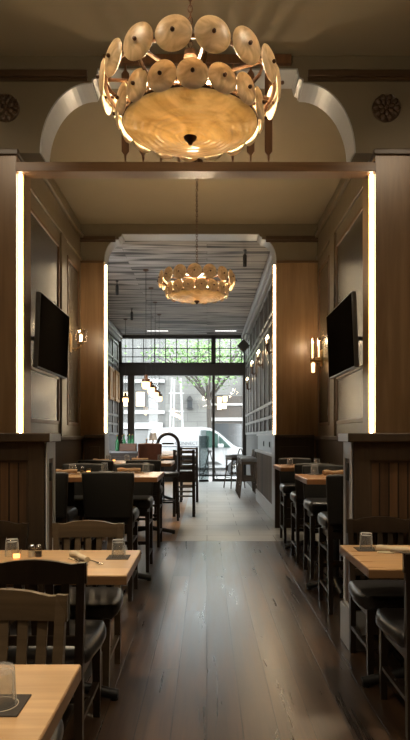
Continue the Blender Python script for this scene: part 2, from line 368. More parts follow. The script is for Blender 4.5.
# near columns (wood face and jamb) and capitals
def column(x0, x1, y0, y1, zt, mat):
    struct('column', MB().box(x0, x1, y0, y1, 0, zt), mat)
column(-2.45, LN, NB, NB+.42, 3.84, M['column'])
column(RN, 2.45, NB, NB+.42, 3.84, M['column'])
column(XL, LF, FB, FB+.29, 4.07, M['column'])
column(RF, XR, FB, FB+.29, 4.07, M['column'])
struct('trim_2', MB().box(-2.45, LN+.02, NB-.02, NB+.44, 3.80, 3.85, .008), M['trimdark'])
struct('trim_2', MB().box(RN-.02, 2.45, NB-.02, NB+.44, 3.80, 3.85, .008), M['trimdark'])
struct('trim_2', MB().box(XL, LF+.0, FB-.02, FB, 4.05, 4.09, .008), M['trimwood'])
struct('trim_2', MB().box(RF, XR, FB-.02, FB, 4.05, 4.09, .008), M['trimwood'])
for xa, xb, y, z in ((-2.45, -1.02, NB, 4.49), (.86, 2.45, NB, 4.49), (XL, -1.40, FB, 4.43), (.9, XR, FB, 4.43)):
    struct('trim_3', MB().box(xa, xb, y-.03, y, z-.03, z+.03, .008).box(xa, xb, y-.018, y, z-.06, z-.035), M["trimdark"])
# crown in the middle room and at its wall tops
for sx, X in ((1, XL), (-1, XR)):
    xa, xb = sorted((X, X+sx*.05)); xc, xd = sorted((X, X+sx*.03))
    struct('trim_4', MB().box(xa, xb, NB+.42, FB, 4.43, 4.49, .01), M['panel'])
    struct('trim_4', MB().box(xc, xd, NB+.42, FB, 4.08, 4.14, .01), M['panel'])
    struct('trim_5', MB().box(*sorted((X, X+sx*.06)), NB+.42, FB, 1.34, 1.40, .012).box(*sorted((X, X+sx*.025)), NB+.42, FB, 0, 1.34), M['dado'])
    # pilasters
    for ya, yb in ((7.9, 8.19),):
        struct('trim_6', MB().box(*sorted((X, X+sx*.03)), ya, yb, 1.4, 4.08, .006), M['panel'])
    # moulded panels: raised frame round a shinier inset
    for ya, yb, za, zb in ((6.3, 7.82, 1.55, 3.90), (8.27, 9.02, 1.55, 3.90)):
        mb = MB(); w = .045; d = X+sx*.022
        x0, x1 = sorted((X, d))
        mb.box(x0, x1, ya, yb, za, za+w, .006).box(x0, x1, ya, yb, zb-w, zb, .006).box(x0, x1, ya, ya+w, za, zb, .006).box(x0, x1, yb-w, yb, za, zb, .006)
        if ya < 7: mb.box(x0, x1, ya, yb, 2.13, 2.13+w, .006)
        o = struct('trim_7', mb, M['trimwood'])
        x0, x1 = sorted((X, X+sx*.006))
        struct('trim_8', MB().box(x0, x1, ya+w, yb-w, za+w, zb-w), M['panel_inset'])
# wood beam and the slat screen above it
tag(MB().box(LN, RN, NB-.02, NB+.13, 3.655, 3.735, .004).build('ceiling_beam', M['beamwood']), kind='structure')
scr = empty('slat_screen', (-.085, NB-.03, 3.735), 0, 'row of pointed walnut slats standing on the wood beam behind the near chandelier', 'screen')
MB().box(-.80, .80, -.02, .02, .82, .90, .004).build('top_rail', M['slatwood'], scr)
sl = None
for k in range(9):
    x = -.608+k*.152
    if sl is None:
        mb = MB()
        for (a, b_) in ((0, .05), (.05, .08), (.08, .74), (.74, .77), (.77, .82)):
            w = lambda z: {0: .007, .05: .009, .08: .032, .74: .032, .77: .009, .82: .007}[z]
            mb.prism([(-w(a), a), (w(a), a), (w(b_), b_), (-w(b_), b_)], 'y', -.01, .01)
        sl = mb.build('slat', M['slatwood'], scr); o = sl
    else:
        o = sl.copy(); COL.objects.link(o)
    o.location = (x, 0, 0)
# LED channels on the column jambs
def led(x0, x1, y, z0, z1, label):
    o = empty('light_strip', ((x0+x1)/2, y, z0), 0, label, 'light', 'vertical strip lights on the columns')
    h = (x1-x0)/2
    MB().box(-h, h, -.012, .012, 0, z1-z0, .004).build('diffuser', M['led'], o)
    MB().box(-h-.012, h+.012, .012, .03, 0, z1-z0).build('channel', M['brass'], o)
led(LN+.012, LN+.034, NB+.04, 1.425, 3.655, 'tall warm strip light glowing on the near left wood column')
led(RN-.034, RN-.012, NB+.04, 1.425, 3.655, 'tall warm strip light glowing on the near right wood column')
led(LF+.012, LF+.036, FB+.03, 1.45, 4.03, 'thin warm strip light on the far left column by the plank-ceiling room')
led(RF-.036, RF-.012, FB+.03, 1.42, 4.03, 'thin warm strip light on the far right column by the plank-ceiling room')
# rosettes on the near bulkhead
for X, lab in ((-1.72, 'round carved floral rosette on the bulkhead above the near left column'), (1.53, 'round carved floral rosette on the bulkhead above the near right column')):
    r = empty('rosette', (X, NB, 4.2), 0, lab, 'rosette', 'carved rosettes'); rot = Matrix.Rotation(PI/2, 4, 'X')
    MB().lathe([(0, .012), (.105, .012), (.115, .02), (.12, 0)], 32, rot).build('disc', M['trimdark'], r, 40)
    for ring_, (n, rad, pr) in enumerate(((10, .088, .03), (7, .048, .024))):
        mb = MB()
        for k in range(n):
            a = 2*PI*k/n+ring_*.3
            t = Matrix.Translation((rad*math.cos(a), -.016-.008*ring_, rad*math.sin(a))) @ Matrix.Rotation(-a, 4, 'Y') @ Matrix.Diagonal((1.15, .5, .8, 1))
            mb.lathe([(0, -pr), (pr*.7, -pr*.7), (pr, 0), (pr*.7, pr*.7), (0, pr)], 10, t)
        mb.build('petal_ring', M['trimdark'], r, 60)
    MB().lathe([(0, .045), (.014, .04), (.02, .02), (.02, 0)], 14, rot).build('centre_boss', M['trimdark'], r, 50)

# near half-height partitions
def partition(sg, xe, xo, label):
    """sg=+1 right: end face at xe, running to xo"""
    p = empty('partition', (xe, 3.92, 0), 0, label, 'partition', 'half height partitions')
    X = lambda a, b_: tuple(sorted((sg*a, sg*b_)))
    W = abs(xo-xe)
    MB().box(*X(.012, W), .03, .22, 0, 1.36).build('core', M['dado'], p)
    MB().box(*X(.13, W-.05), .014, .032, .2, 1.24).build('beadboard', M['bead'], p)
    mb = MB().box(*X(.0, .12), 0, .03, 0, 1.36, .003).box(*X(.12, W), 0, .03, 1.24, 1.36, .003).box(*X(.12, W), 0, .03, 0, .2, .003)
    mb.box(*X(.12, .135), .008, .03, .2, 1.24).box(*X(.135, W), .008, .03, 1.225, 1.24)
    mb.build('front_frame', M['dado'], p)
    e = MB().box(*X(-.004, .012), .0, .055, .0, 1.36).box(*X(-.004, .012), .165, .22, .0, 1.36).box(*X(-.004, .012), .055, .165, 1.25, 1.36).box(*X(-.004, .012), .055, .165, 0, .28)
    e.build('end_frame', M['endlit'], p)
    MB().box(*X(.004, .012), .055, .165, .28, 1.25).build('end_inset', M['trimwood'], p)
    pl = MB().box(*X(-.006, .004), .085, .135, 1.10, 1.22, .003).build('outlet_plate', M['blackmetal'], p)
    MB().box(*X(-.009, -.006), .1, .12, 1.12, 1.15).box(*X(-.009, -.006), .1, .12, 1.17, 1.2).build('socket', M['bezel'], pl)
    MB().box(*X(-.03, W), -.03, .25, 1.36, 1.42, .008).build('cap', M['dado'], p)
    MB().box(*X(-.034, -.0301), -.028, .248, 1.364, 1.416).build('cap_end', M['endlit'], p)
    MB().box(*X(-.022, .1), -.02, .24, 0, .26, .006).build('plinth', M['soffit'], p)
    return p
partition(1, .945, 2.44, 'dark beadboard half-height partition on the right behind the low table')
partition(-1, -1.05, -2.44, 'dark beadboard half-height partition on the left behind the low tables')
# far dado returns under the far columns
for xa, xb, e in ((XL+.07, LF+.03, 1), (RF-.03, XR-.07, -1)):
    mb = MB().box(xa, xb, FB-.07, FB, 0, 1.36).box(xa, xb, FB-.09, FB, 1.36, 1.42, .008)
    mb.box(xa+.08, xb-.08, FB-.082, FB-.07, .2, 1.24, .004)
    struct('trim_9', mb, M['dado'])
    x = xb if e > 0 else xa
    struct('trim_9', MB().box(x-.004, x+.004, FB-.09, FB+.3, 0, 1.44), M['soffit'])
# front room right wall: dado, rail, grids of moulding
bx_ = 1.09
struct('trim_10', MB().box(bx_, 1.2, FB+.32, 13.1, .25, 1.06), M['bead_y'])
struct('baseboard_right', MB().box(bx_-.025, 1.2, FB+.32, 13.12, 0, .25, .012), M['soffit'])
struct('trim_10', MB().box(bx_-.04, 1.2, FB+.30, 13.14, 1.06, 1.11, .012), M['soffit'])
up = MB().box(bx_+.02, 1.2, FB+.32, 13.1, 1.11, 1.40)
struct('trim_11', up, M['greylit'])
struct('trim_11', MB().box(bx_-.01, 1.2, FB+.32, 13.1, 1.40, 1.44, .01), M['soffit'])
for y in (10.6, 11.7):
    o = empty('outlet_plate', (bx_+.02, y, 1.25), 0, 'small dark outlet plate on the grey panel above the %s end of the right dado' % ('near' if y < 11 else 'far'), 'outlet', 'outlet plates')
    MB().box(-.012, 0, -.05, .05, -.05, .05, .003).build('plate', M['blackmetal'], o)
    MB().box(-.016, -.012, -.03, -.01, -.03, .03).box(-.016, -.012, .01, .03, -.03, .03).build('socket', M['bezel'], o)
def mouldings(X, sg, y0, y1, n, name):
    mb = MB(); x0, x1 = sorted((X, X+sg*.035)); st = (y1-y0)/n
    for k in range(n+1): mb.box(x0, x1, y0+k*st-.05, y0+k*st+.05, 1.44, 4.2, .008)
    for z in (1.44, 1.72, 1.98, 3.45, 3.62, 4.15): mb.box(x0, x1, y0, y1, z, z+.06, .008)
    struct(name, mb, M['greylit'])
    mb = MB(); x2, x3 = sorted((X, X+sg*.10))
    mb.box(x2, x3, y0, y1, 4.26, 4.36, .02).box(*sorted((X, X+sg*.16)), y0, y1, 4.36, 4.47, .03)
    struct(name, mb, M['soffit'])
    for k in range(n):
        a = y0+k*st+.12; b_ = y0+(k+1)*st-.12
        mb = MB(); xi, xj = sorted((X, X+sg*.012))
        mb.box(xi, xj, a, b_, 2.08, 3.4).box(xi, xj, a, b_, 3.7, 4.1).box(xi, xj, a, b_, 1.80, 1.95)
        struct(name, mb, M['dado'])
mouldings(1.2, -1, FB+.32, 18.2, 9, 'trim_12')
mouldings(-2.72, 1, FB+.32, 18.2, 9, 'trim_13')
# low counter wall by the far left column end
# ------------------------------------------------------------------ storefront window wall
XWL, XWR = -2.72, 1.27
win = tag(empty('window_1', (0, WW, 0)), kind='structure')
def wbox(name, *a, m=None, bev=.0): return MB().box(*a, bev).build(name, m or M['frame'], win)
wbox('header_beam', XWL, XWR, -.10, .12, 3.26, 3.60, bev=.01)
wbox('head_frame', XWL, XWR, -.06, .08, 4.40, 4.5)
wbox('transom_sill', XWL, XWR, -.06, .1, 3.60, 3.66)
for x, w in ((XWL, .1), (.13, .14), (XWR-.14, .14)): wbox('mullion', x, x+w, -.06, .08, 3.6, 4.45)
mb = MB()
x = XWL+.1+.335
while x < XWR-.2:
    if abs(x-.2) > .12: mb.box(x-.013, x+.013, -.012, .02, 3.66, 4.4)
    x += .335
for z in (3.84, 4.1): mb.box(XWL+.1, XWR-.1, -.012, .02, z-.012, z+.012)
mb.build('glazing_bars', M['frame'], win)
MB().box(XWL+.1, XWR-.1, .03, .036, 3.66, 4.42).build('transom_glass', M['pane'], win)
wbox('post', XWL, XWL+.14, -.06, .08, 0, 3.26)
wbox('post', -2.44, -2.24, -.06, .08, 0, 3.26)
wbox('post', .16, .24, -.05, .06, 0, 3.26)
wbox('post', XWR-.17, XWR, -.1, .1, 0, 3.26)
wbox('rail', XWL, -2.3, -.04, .05, 0, .1); wbox('rail', .2, XWR, -.04, .05, 0, .08)
wbox('stall_riser', -2.24, -.34, -.06, .06, 0, .75)
MB().box(XWL+.14, -2.44, .0, .006, .1, 3.26).build('glass_pane', M['pane'], win)
MB().box(-2.24, -.28, .0, .006, .75, 3.26).build('glass_pane', M['pane'], win)
MB().box(.24, XWR-.17, .0, .006, .08, 3.26).build('glass_pane', M['pane'], win)
dr = tag(empty('door_1', (.16, WW, 0)), kind='structure')
MB().box(-.45, -.006, .0, .006, .03, 3.26).build('glass_pane', M['pane'], dr)
gsn = empty('glass_screen', (-.10, WW-.12, 0), math.radians(14), 'low tinted glass screen standing at the left of the street door', 'screen')
MB().box(-.14, .14, -.006, .006, .06, 1.40, .002).build('tinted_pane', M['doorglass'], gsn)
MB().box(-.15, .15, -.03, .03, 0, .06, .004).build('base_shoe', M['frame'], gsn)
MB().box(-.15, -.135, -.012, .012, .06, 1.42).box(.135, .15, -.012, .012, .06, 1.42).build('edge_post', M['frame'], gsn)

# ------------------------------------------------------------------ seating
def dining_chair(wm, lm):
    """faces +y; origin on the floor under the seat centre"""
    t = empty('dining_chair')
    mb = MB(); mb.box(-.24, .24, -.20, .235, .40, .48, .035, seg=4); bmesh.ops.subdivide_edges(mb.bm, edges=[e for e in mb.bm.edges if e.calc_length() > .15], cuts=6, use_grid_fill=True)
    for v in mb.bm.verts:
        f = 1-.10*max(0, -v.co.y/.2); v.co.x *= f*1.03
        q = (abs(v.co.x)/.25)**4+(abs(v.co.y)/.24)**4
        if q > 1: v.co.x /= q**.25; v.co.y /= q**.25
        if v.co.z > .46: v.co.z += .012*(1-(v.co.x/.225)**2)*(1-(v.co.y/.225)**2)
    bmesh.ops.recalc_face_normals(mb.bm, faces=mb.bm.faces); mb.build('seat', M['leather'], t, 60)
    MB().box(-.195, .195, -.185, .195, .35, .402, .004).build('seat_frame', wm, t)
    for s in (-1, 1):
        MB().bar((s*.185, .19, .40), (s*.185, .20, 0), .042, .042, .032, .032).build('leg', wm, t)
        mb = MB().bar((s*.185, -.215, .42), (s*.185, -.225, 0), .036, .042, .034, .034).bar((s*.185, -.215, .42), (s*.20, -.245, .86), .036, .042, .034, .026)
        mb.build('leg', wm, t)
    # crest rail with a gently humped top edge and a slight curve
    mb = MB(); n = 14; xs = [-.222+.444*k/n for k in range(n+1)]
    top = lambda x: .862+.014*math.exp(-(x/.12)**2)-.009*math.exp(-((abs(x)-.16)/.04)**2)
    yo = lambda x: -.250-.018*(1-(x/.222)**2)
    for a, b_ in zip(xs, xs[1:]):
        for_t = bmesh.new()
        vs = []
        for x in (a, b_):
            for dy in (0, .024):
                for z in (.772, top(x)): vs.append(for_t.verts.new((x, yo(x)+dy, z)))
        for f in ((0, 1, 5, 4), (2, 6, 7, 3), (1, 3, 7, 5), (0, 4, 6, 2)): for_t.faces.new([vs[i] for i in f])
        if a == xs[0]: for_t.faces.new([vs[i] for i in (0, 2, 3, 1)])
        if b_ == xs[-1]: for_t.faces.new([vs[i] for i in (4, 5, 7, 6)])
        mb._merge(for_t)
    bmesh.ops.remove_doubles(mb.bm, verts=mb.bm.verts, dist=.0005); bmesh.ops.recalc_face_normals(mb.bm, faces=mb.bm.faces)
    mb.build('crest_rail', wm, t, 40)
    MB().box(-.19, .19, -.232, -.208, .50, .545, .004).build('lower_rail', wm, t)
    for k in range(5):
        x = -.128+k*.064
        MB().bar((x, -.22, .53), (x*1.05, -.255, .78), .034, .012).build('back_slat', wm, t)
    for s in (-1, 1): MB().bar((s*.185, .19, .17), (s*.185, -.215, .17), .02, .028, up=(0, 0, 1)).build('stretcher', wm, t)
    MB().bar((-.185, 0, .17), (.185, 0, .17), .028, .02, up=(0, 0, 1)).build('stretcher', wm, t)
    return t
def bar_stool(back_m, wm, bw=.225, top=1.09):
    t = empty('bar_stool')
    mb = MB().box(-.22, .22, -.19, .225, .64, .755, .045, seg=4)
    for v in mb.bm.verts:
        if v.co.z > .73: v.co.z += .014*(1-(v.co.x/.22)**2)*(1-(v.co.y/.225)**2)
    mb.build('seat', M['leather'], t, 50)
    MB().box(-.185, .185, -.175, .19, .58, .645, .004).build('seat_frame', wm, t)
    mb = MB(); mb.box(-bw, bw, -.245, -.185, .70, top, .022, seg=3)
    bmesh.ops.subdivide_edges(mb.bm, edges=[e for e in mb.bm.edges if abs(e.verts[0].co.x-e.verts[1].co.x) > .2], cuts=8)
    for v in mb.bm.verts:
        v.co.y -= .06*(v.co.z-.7)
        v.co.y += .03*(v.co.x/bw)**2
        if v.co.z > top-.05: v.co.z += .012*math.cos(v.co.x/bw*1.4)
        v.co.x *= .90+.10*(v.co.z-.7)/(top-.7)
    mb.build('backrest', back_m, t, 50)
    for s in (-1, 1):
        MB().bar((s*.185, .18, .62), (s*.19, .195, 0), .042, .042, .032, .032).build('leg', wm, t)
        MB().bar((s*.185, -.18, .72), (s*.19, -.215, 0), .042, .042, .032, .032).build('leg', wm, t)
        for z in (.17, .49): MB().bar((s*.187, .185, z), (s*.187, -.19, z), .02, .034, up=(0, 0, 1)).build('stretcher', wm, t)
    MB().bar((-.187, .187, .30), (.187, .187, .30), .034, .022, up=(0, 0, 1)).build('foot_rail', wm, t)
    MB().bar((-.187, -.195, .40), (.187, -.195, .40), .03, .02, up=(0, 0, 1)).build('stretcher', wm, t)
    return t
def pedestal_table(name, w, d, h, topm, edgem, peds, fx=.34, fy=.3, by=0):
    """origin on floor at centre of the top"""
    t = empty(name)
    th = .045
    MB().box(-w/2, w/2, -d/2, d/2, h-th+.004, h, .003).build('tabletop', topm, t)
    e = MB().box(-w/2-.002, w/2+.002, -d/2-.002, -d/2+.02, h-th, h-.004, .002).box(-w/2-.002, w/2+.002, d/2-.02, d/2+.002, h-th, h-.004, .002)
    e.box(-w/2-.002, -w/2+.02, -d/2+.02, d/2-.02, h-th, h-.004, .002).box(w/2-.02, w/2+.002, -d/2+.02, d/2-.02, h-th, h-.004, .002)
    e.build('edge_band', edgem, t)
    for px in peds:
        MB().rod((px, by, .06), (px, by, h-.06), .038, n=16).rod((px, by, .05), (px, by, .12), .07, .045, n=16).build('pedestal', M['iron'], t, 40)
        MB().box(px-.2, px+.2, by-.15, by+.15, h-.06, h-th+.002, .004).build('top_plate', M['iron'], t)
        for k in range(4):
            a = k*PI/2; r = fx if k % 2 == 0 else fy; c, s_ = math.cos(a), math.sin(a)
            mb = MB().tube([(px+c*.03, by+s_*.03, .085), (px+c*r*.5, by+s_*r*.5, .06), (px+c*r*.9, by+s_*r*.9, .032), (px+c*r, by+s_*r, .028)], [.034, .03, .027, .026], 10)
            mb.rod((px+c*(r-.02), by+s_*(r-.02), 0), (px+c*(r-.02), by+s_*(r-.02), .03), .022)
            mb.build('base_foot', M['iron'], t, 50)
    return t
# low tables
t1 = tag(pedestal_table('dining_table', 1.14, .78, .75, M['tablewood'], M['edge_low'], (.235,)), 'oak dining table with a single tumbler in the lower left corner', 'table', 'low dining tables'); t1.location = (-.93, 1.32, 0)
t2 = tag(pedestal_table('dining_table', 1.25, .62, .75, M['tablewood'], M['edge_low'], (.20, -.3), fx=.33, by=.08), 'oak dining table on the left holding a tumbler, napkin, shakers and candle', 'table', 'low dining tables'); t2.location = (-1.002, 3.11, 0)
t3 = tag(pedestal_table('dining_table', 1.25, .65, .75, M['tablewood_y'], M['edge_low'], (-.22, .3), fx=.33, by=.10), 'oak dining table on the right in front of the right partition', 'table', 'low dining tables'); t3.location = (1.417, 3.255, 0)
dc = dining_chair(M['chair'], M['chair']); used = []
dcb = dining_chair(M['chair_brown'], M['chair_brown']); usedb = []
G = 'dining chairs at the low tables'
place(dcb, usedb, (-.695, 1.80, 0), PI, 'walnut slat-back dining chair facing the camera at the nearest left table', G, 'chair')
place(dcb, usedb, (-.735, 3.475, 0), PI, 'walnut slat-back dining chair behind the left table with the candle', G, 'chair')
place(dc, used, (-.735, 2.80, 0), 0, 'espresso dining chair with its back to the camera in front of the left candle table', G, 'chair')
place(dc, used, (-1.33, 3.475, 0), PI, 'dark dining chair behind the tumbler and shakers at the left frame edge', G, 'chair')
place(dc, used, (1.125, 3.655, 0), PI, 'dark dining chair against the right partition on the far side of the right table', G, 'chair')
place(dc, used, (1.125, 3.00, 0), 0, 'dark dining chair seen from behind at the right frame edge', G, 'chair')
# bar tables
b1 = tag(pedestal_table('bar_table', 1.15, .82, 1.03, M['tablewood_y'], M['edge'], (.12, -.3), fx=.36), 'near left high bar table with orange oak edge', 'table', 'high bar tables'); b1.location = (-1.022, 5.81, 0)
b2 = tag(pedestal_table('bar_table', 1.16, .98, 1.03, M['tablewood_y'], M['edge'], (.25, -.35), fx=.36), 'far left high bar table in front of the brown leather stool', 'table', 'high bar tables'); b2.location = (-1.07, 8.59, 0)
b3 = tag(pedestal_table('bar_table', .57, .70, 1.03, M['bartop'], M['edge'], (.03,), fx=.26), 'near right high bar table with one upturned tumbler', 'table', 'high bar tables'); b3.location = (1.14, 5.48, 0)
b4 = tag(pedestal_table('bar_table', .76, .76, 1.03, M['bartop'], M['edge'], (0,), fx=.28), 'far right high bar table in front of the far right column', 'table', 'high bar tables'); b4.location = (1.245, 7.43, 0)
b5 = tag(pedestal_table('bar_table', .66, 4.0, 1.03, M['tablewood_y'], M['edge'], (0,), fx=.24), 'long high table under the pendant row in the front room', 'table', 'high bar tables'); b5.location = (-.96, 13.0, 0)
bs = bar_stool(M['backleather'], M['chair']); ub = []
G = 'charcoal upholstered bar stools'
for x, y, rz, lab in (
    (-.84, 5.30, 0, 'charcoal bar stool with its broad back to the camera at the near left bar table'),
    (-1.40, 5.30, 0, 'charcoal bar stool half hidden behind the left partition at the near left bar table'),
    (-.80, 6.36, PI, 'charcoal bar stool on the aisle side beyond the near left bar table'),
    (-1.36, 6.36, PI, 'charcoal bar stool on the wall side beyond the near left bar table'),
    (-.80, 7.76, 0, 'charcoal bar stool on the aisle side in front of the far left bar table'),
    (-1.40, 7.76, 0, 'charcoal bar stool on the wall side in front of the far left bar table'),
    (1.16, 4.93, 0, 'charcoal bar stool tucked behind the right partition end'),
    (1.22, 6.08, PI, 'charcoal bar stool beyond the near right bar table'),
    (1.19, 6.83, 0, 'charcoal bar stool in front of the far right bar table'),
    (1.21, 8.04, PI, 'charcoal bar stool beyond the far right bar table by the right dado')):
    place(bs, ub, (x, y, 0), rz, lab, G, 'stool')
bl = bar_stool(M['brownleather'], M['chair'], .2, 1.27); tag(bl, 'bar stool with a tall red-brown leather back beside the green bottles', 'stool'); bl.location = (-.94, 9.65, 0); bl.rotation_euler = (0, 0, PI)
# hoop-back counter chair
h = empty('hoop_back_chair', (-.67, 10.1, 0), PI, 'dark counter chair with a tall round hoop back at the end of the long table', 'chair')
pts = [(-.18, -.2, .78)]+[(.18*-math.cos(PI*k/18), -.22, 1.25+.185*math.sin(PI*k/18)) for k in range(19)]+[(.18, -.2, .78)]
MB().tube(pts, .028, 10).build('hoop', M['chair'], h, 60)
MB().bar((-.10, -.21, 1.27), (.10, -.21, 1.27), .03, .02, up=(0, 0, 1)).build('cross_rail', M['chair'], h)
MB().box(-.2, .2, -.2, .2, .72, .79, .025).build('seat', M['leather'], h, 50)
for sx in (-1, 1):
    for sy in (-1, 1): MB().bar((sx*.16, sy*.16, .73), (sx*.19, sy*.19, 0), .036, .036).build('leg', M['chair'], h)
MB().tube([(.19*math.cos(2*PI*k/20), .19*math.sin(2*PI*k/20), .3) for k in range(20)], .012, 6, True).build('foot_ring', M['iron'], h)
# ladder-back high chairs along the aisle
def ladder_chair():
    t = empty('ladder_back_chair')
    for s in (-1, 1):
        MB().bar((s*.165, -.17, 1.16), (s*.17, -.19, 0), .05, .05).build('leg', M['chair'], t)
        MB().bar((s*.165, .19, .76), (s*.17, .19, 0), .045, .045).build('leg', M['chair'], t)
    for k in range(4): MB().box(-.15, .15, -.185, -.16, .86+k*.085, .895+k*.085, .004).build('back_slat', M['chair_brown'], t)
    MB().box(-.19, .19, -.19, .21, .74, .79, .012).build('seat', M['chair'], t, 50)
    MB().box(-.17, .17, -.18, .2, .60, .742).build('seat_apron', M['chair'], t)
    for z in (.34, .42, .5): MB().box(-.15, .15, -.19, -.165, z, z+.03, .003).build('stretcher', M['chair_brown'], t)
    for s in (-1, 1): MB().box(s*.17-.012, s*.17+.012, -.17, .17, .3, .34).build('stretcher', M['chair'], t)
    return t
lc = ladder_chair(); ul = []
place(lc, ul, (-.40, 10.6, 0), 0, 'nearer black ladder-back high chair beside the long table', 'ladder-back chairs', 'chair')
place(lc, ul, (-.38, 12.9, 0), 0, 'farther black ladder-back high chair beside the long table', 'ladder-back chairs', 'chair')
# wooden stools along the front right wall
def saddle_stool():
    t = empty('wooden_stool')
    MB().box(-.19, .19, -.18, .18, .72, .80, .03, seg=3).build('seat', M['greycushion'], t, 50)
    MB().box(-.18, .18, -.17, .17, .67, .725, .006).build('seat_frame', M['chair_brown'], t)
    MB().tube([(.19, .12, .80), (.2, .05, .93), (.2, -.05, .93), (.19, -.12, .80)], .018, 8).build('back_rail', M['chair_brown'], t, 50)
    for sx in (-1, 1):
        for sy in (-1, 1): MB().tube([(sx*.15, sy*.14, .70), (sx*.17, sy*.15, .4), (sx*.22, sy*.19, 0)], [.022, .02, .016], 8).build('leg', M['chair_brown'], t, 50)
    for s in (-1, 1):
        MB().rod((-.18, s*.155, .35), (.18, s*.155, .35), .012).build('stretcher', M['chair_brown'], t)
        MB().rod((s*.19, -.165, .25), (s*.19, .165, .25), .012).build('stretcher', M['chair_brown'], t)
    return t
ss = saddle_stool(); us = []
for y, lab in ((13.65, 'nearest wooden stool with grey cushion along the front right wall'), (14.35, 'second wooden stool from the near end of the front right row'), (15.05, 'third wooden stool from the near end of the front right row')):
    place(ss, us, (.95, y, 0), 0, lab, 'wooden stools along the right wall', 'stool').scale.z = 1.13
place(ss, us, (.74, 16.2, 0), .5, 'wooden stool pulled out nearest to the street window', 'wooden stools along the right wall', 'stool').scale.z = 1.13
# ------------------------------------------------------------------ chandeliers
def chandelier():
    """origin at the finial tip level z=0 ; bowl rim at .11"""
    t = empty('chandelier')
    prof = [(.02, .012), (.10, .016), (.18, .023), (.25, .036), (.305, .051), (.335, .066), (.340, .073), (.333, .073), (.30, .060), (.245, .045), (.17, .032), (.09, .024), (.02, .021)]
    b = MB().lathe(prof, 64); b.build('bowl', M['bowl'], t, 60)
    f = MB().lathe([(0, -.028), (.010, -.024), (.014, -.012), (.030, .002), (.034, .014), (.022, .022), (0, .026)], 20).build('finial', M['bronze'], t, 50)
    for r, z, name in ((.345, .135, 'lower_ring'), (.425, .247, 'upper_ring'), (.335, .082, 'bowl_ring')):
        MB().tube([(r*math.cos(2*PI*k/48), r*math.sin(2*PI*k/48), z) for k in range(48)], .011, 8, True).build(name, M['bronze'], t, 60)
    for k in range(8):
        a = 2*PI*k/8+.2; c, s_ = math.cos(a), math.sin(a)
        MB().tube([(0, 0, .30), (c*.2, s_*.2, .275), (c*.425, s_*.425, .255), (c*.40, s_*.40, .2), (c*.345, s_*.345, .16), (c*.335, s_*.335, .082)], .009, 8).build('frame_arm', M['bronze'], t, 60)
    proto = None
    for row, (n, r, z, rad, off) in enumerate(((16, .448, .252, .083, -.14), (16, .368, .122, .073, .054))):
        proto = None
        for k in range(n):
            a = 2*PI*k/n - PI/2 + off
            if proto is None:
                p = [(0, .010), (rad*.3, .009), (rad*.75, .003), (rad*.97, -.006), (rad, -.009), (rad*.97, -.012), (rad*.7, -.005), (0, .002)]
                proto = MB().lathe(p, 32).build('glass_disc', M['disc'], t, 50); o = proto
                kn = MB().lathe([(0, .026), (.007, .024), (.010, .016), (.007, .009), (.007, -.05), (0, -.05)], 12).build('knob', M['bronze'], o, 50)
            else:
                o = proto.copy(); COL.objects.link(o)
                k2 = kn.copy(); COL.objects.link(k2); k2.parent = o
            c, s_ = math.cos(a), math.sin(a)
            o.matrix_local = Matrix.Translation((c*r, s_*r, z)) @ Matrix.Rotation(a, 4, 'Z') @ Matrix.Rotation(PI/2+random.uniform(-.05, .05), 4, 'Y') @ Matrix.Rotation(random.uniform(0, 6), 4, 'Z')
    for k in range(4):
        a = (-PI/2-.36, -PI/2+.36, PI/2-.36, PI/2+.36)[k]; c, s_ = math.cos(a)*1.33, math.sin(a)*1.33
        so = MB().rod((c*.05, s_*.05, .20), (c*.21, s_*.21, .10), .008).rod((c*.21, s_*.21, .09), (c*.21, s_*.21, .115), .012).build('socket', M['bronze'], t, 40)
        MB().lathe([(0, .05), (.012, .047), (.02, .03), (.016, .01), (.01, 0)], 14, Matrix.Translation((c*.21, s_*.21, .095))).build('bulb', M['bulb'], so, 60)
    MB().rod((0, 0, .03), (0, 0, .46), .012).lathe([(0, .47), (.03, .45), (.035, .42), (.02, .40), (0, .39)], 16).build('centre_stem', M['bronze'], t, 40)
    top = ZC-2.905
    mb = MB(); z = .47; k = 0
    while z < top-.10:
        q = [(.011*math.cos(2*PI*j/10), 0, z+.016+.02*math.sin(2*PI*j/10)) for j in range(10)]
        if k % 2: q = [(0, x, zz) for x, _, zz in q]
        mb.tube(q, .0035, 5, True); z += .03; k += 1
    mb.build('chain', M['bronze'], t)
    MB().lathe([(0, top-.11), (.012, top-.10), (.02, top-.05), (.07, top-.03), (.075, top), (0, top)], 24).build('canopy', M['bronze'], t, 50)
    return t
ch = chandelier(); uc = []
place(ch, uc, (-.085, 3.05, 2.905), 0, 'large near chandelier with amber bowl and rings of alabaster discs', 'disc chandeliers', 'chandelier')
place(ch, uc, (-.12, 7.1, 2.985), .1, 'smaller looking chandelier hanging farther away against the plank ceiling', 'disc chandeliers', 'chandelier')
# second chain stays under the ceiling: shorten its scale by the height difference
for o in uc[1].children:
    if o.name.startswith('canopy'): o.location.z = -.08
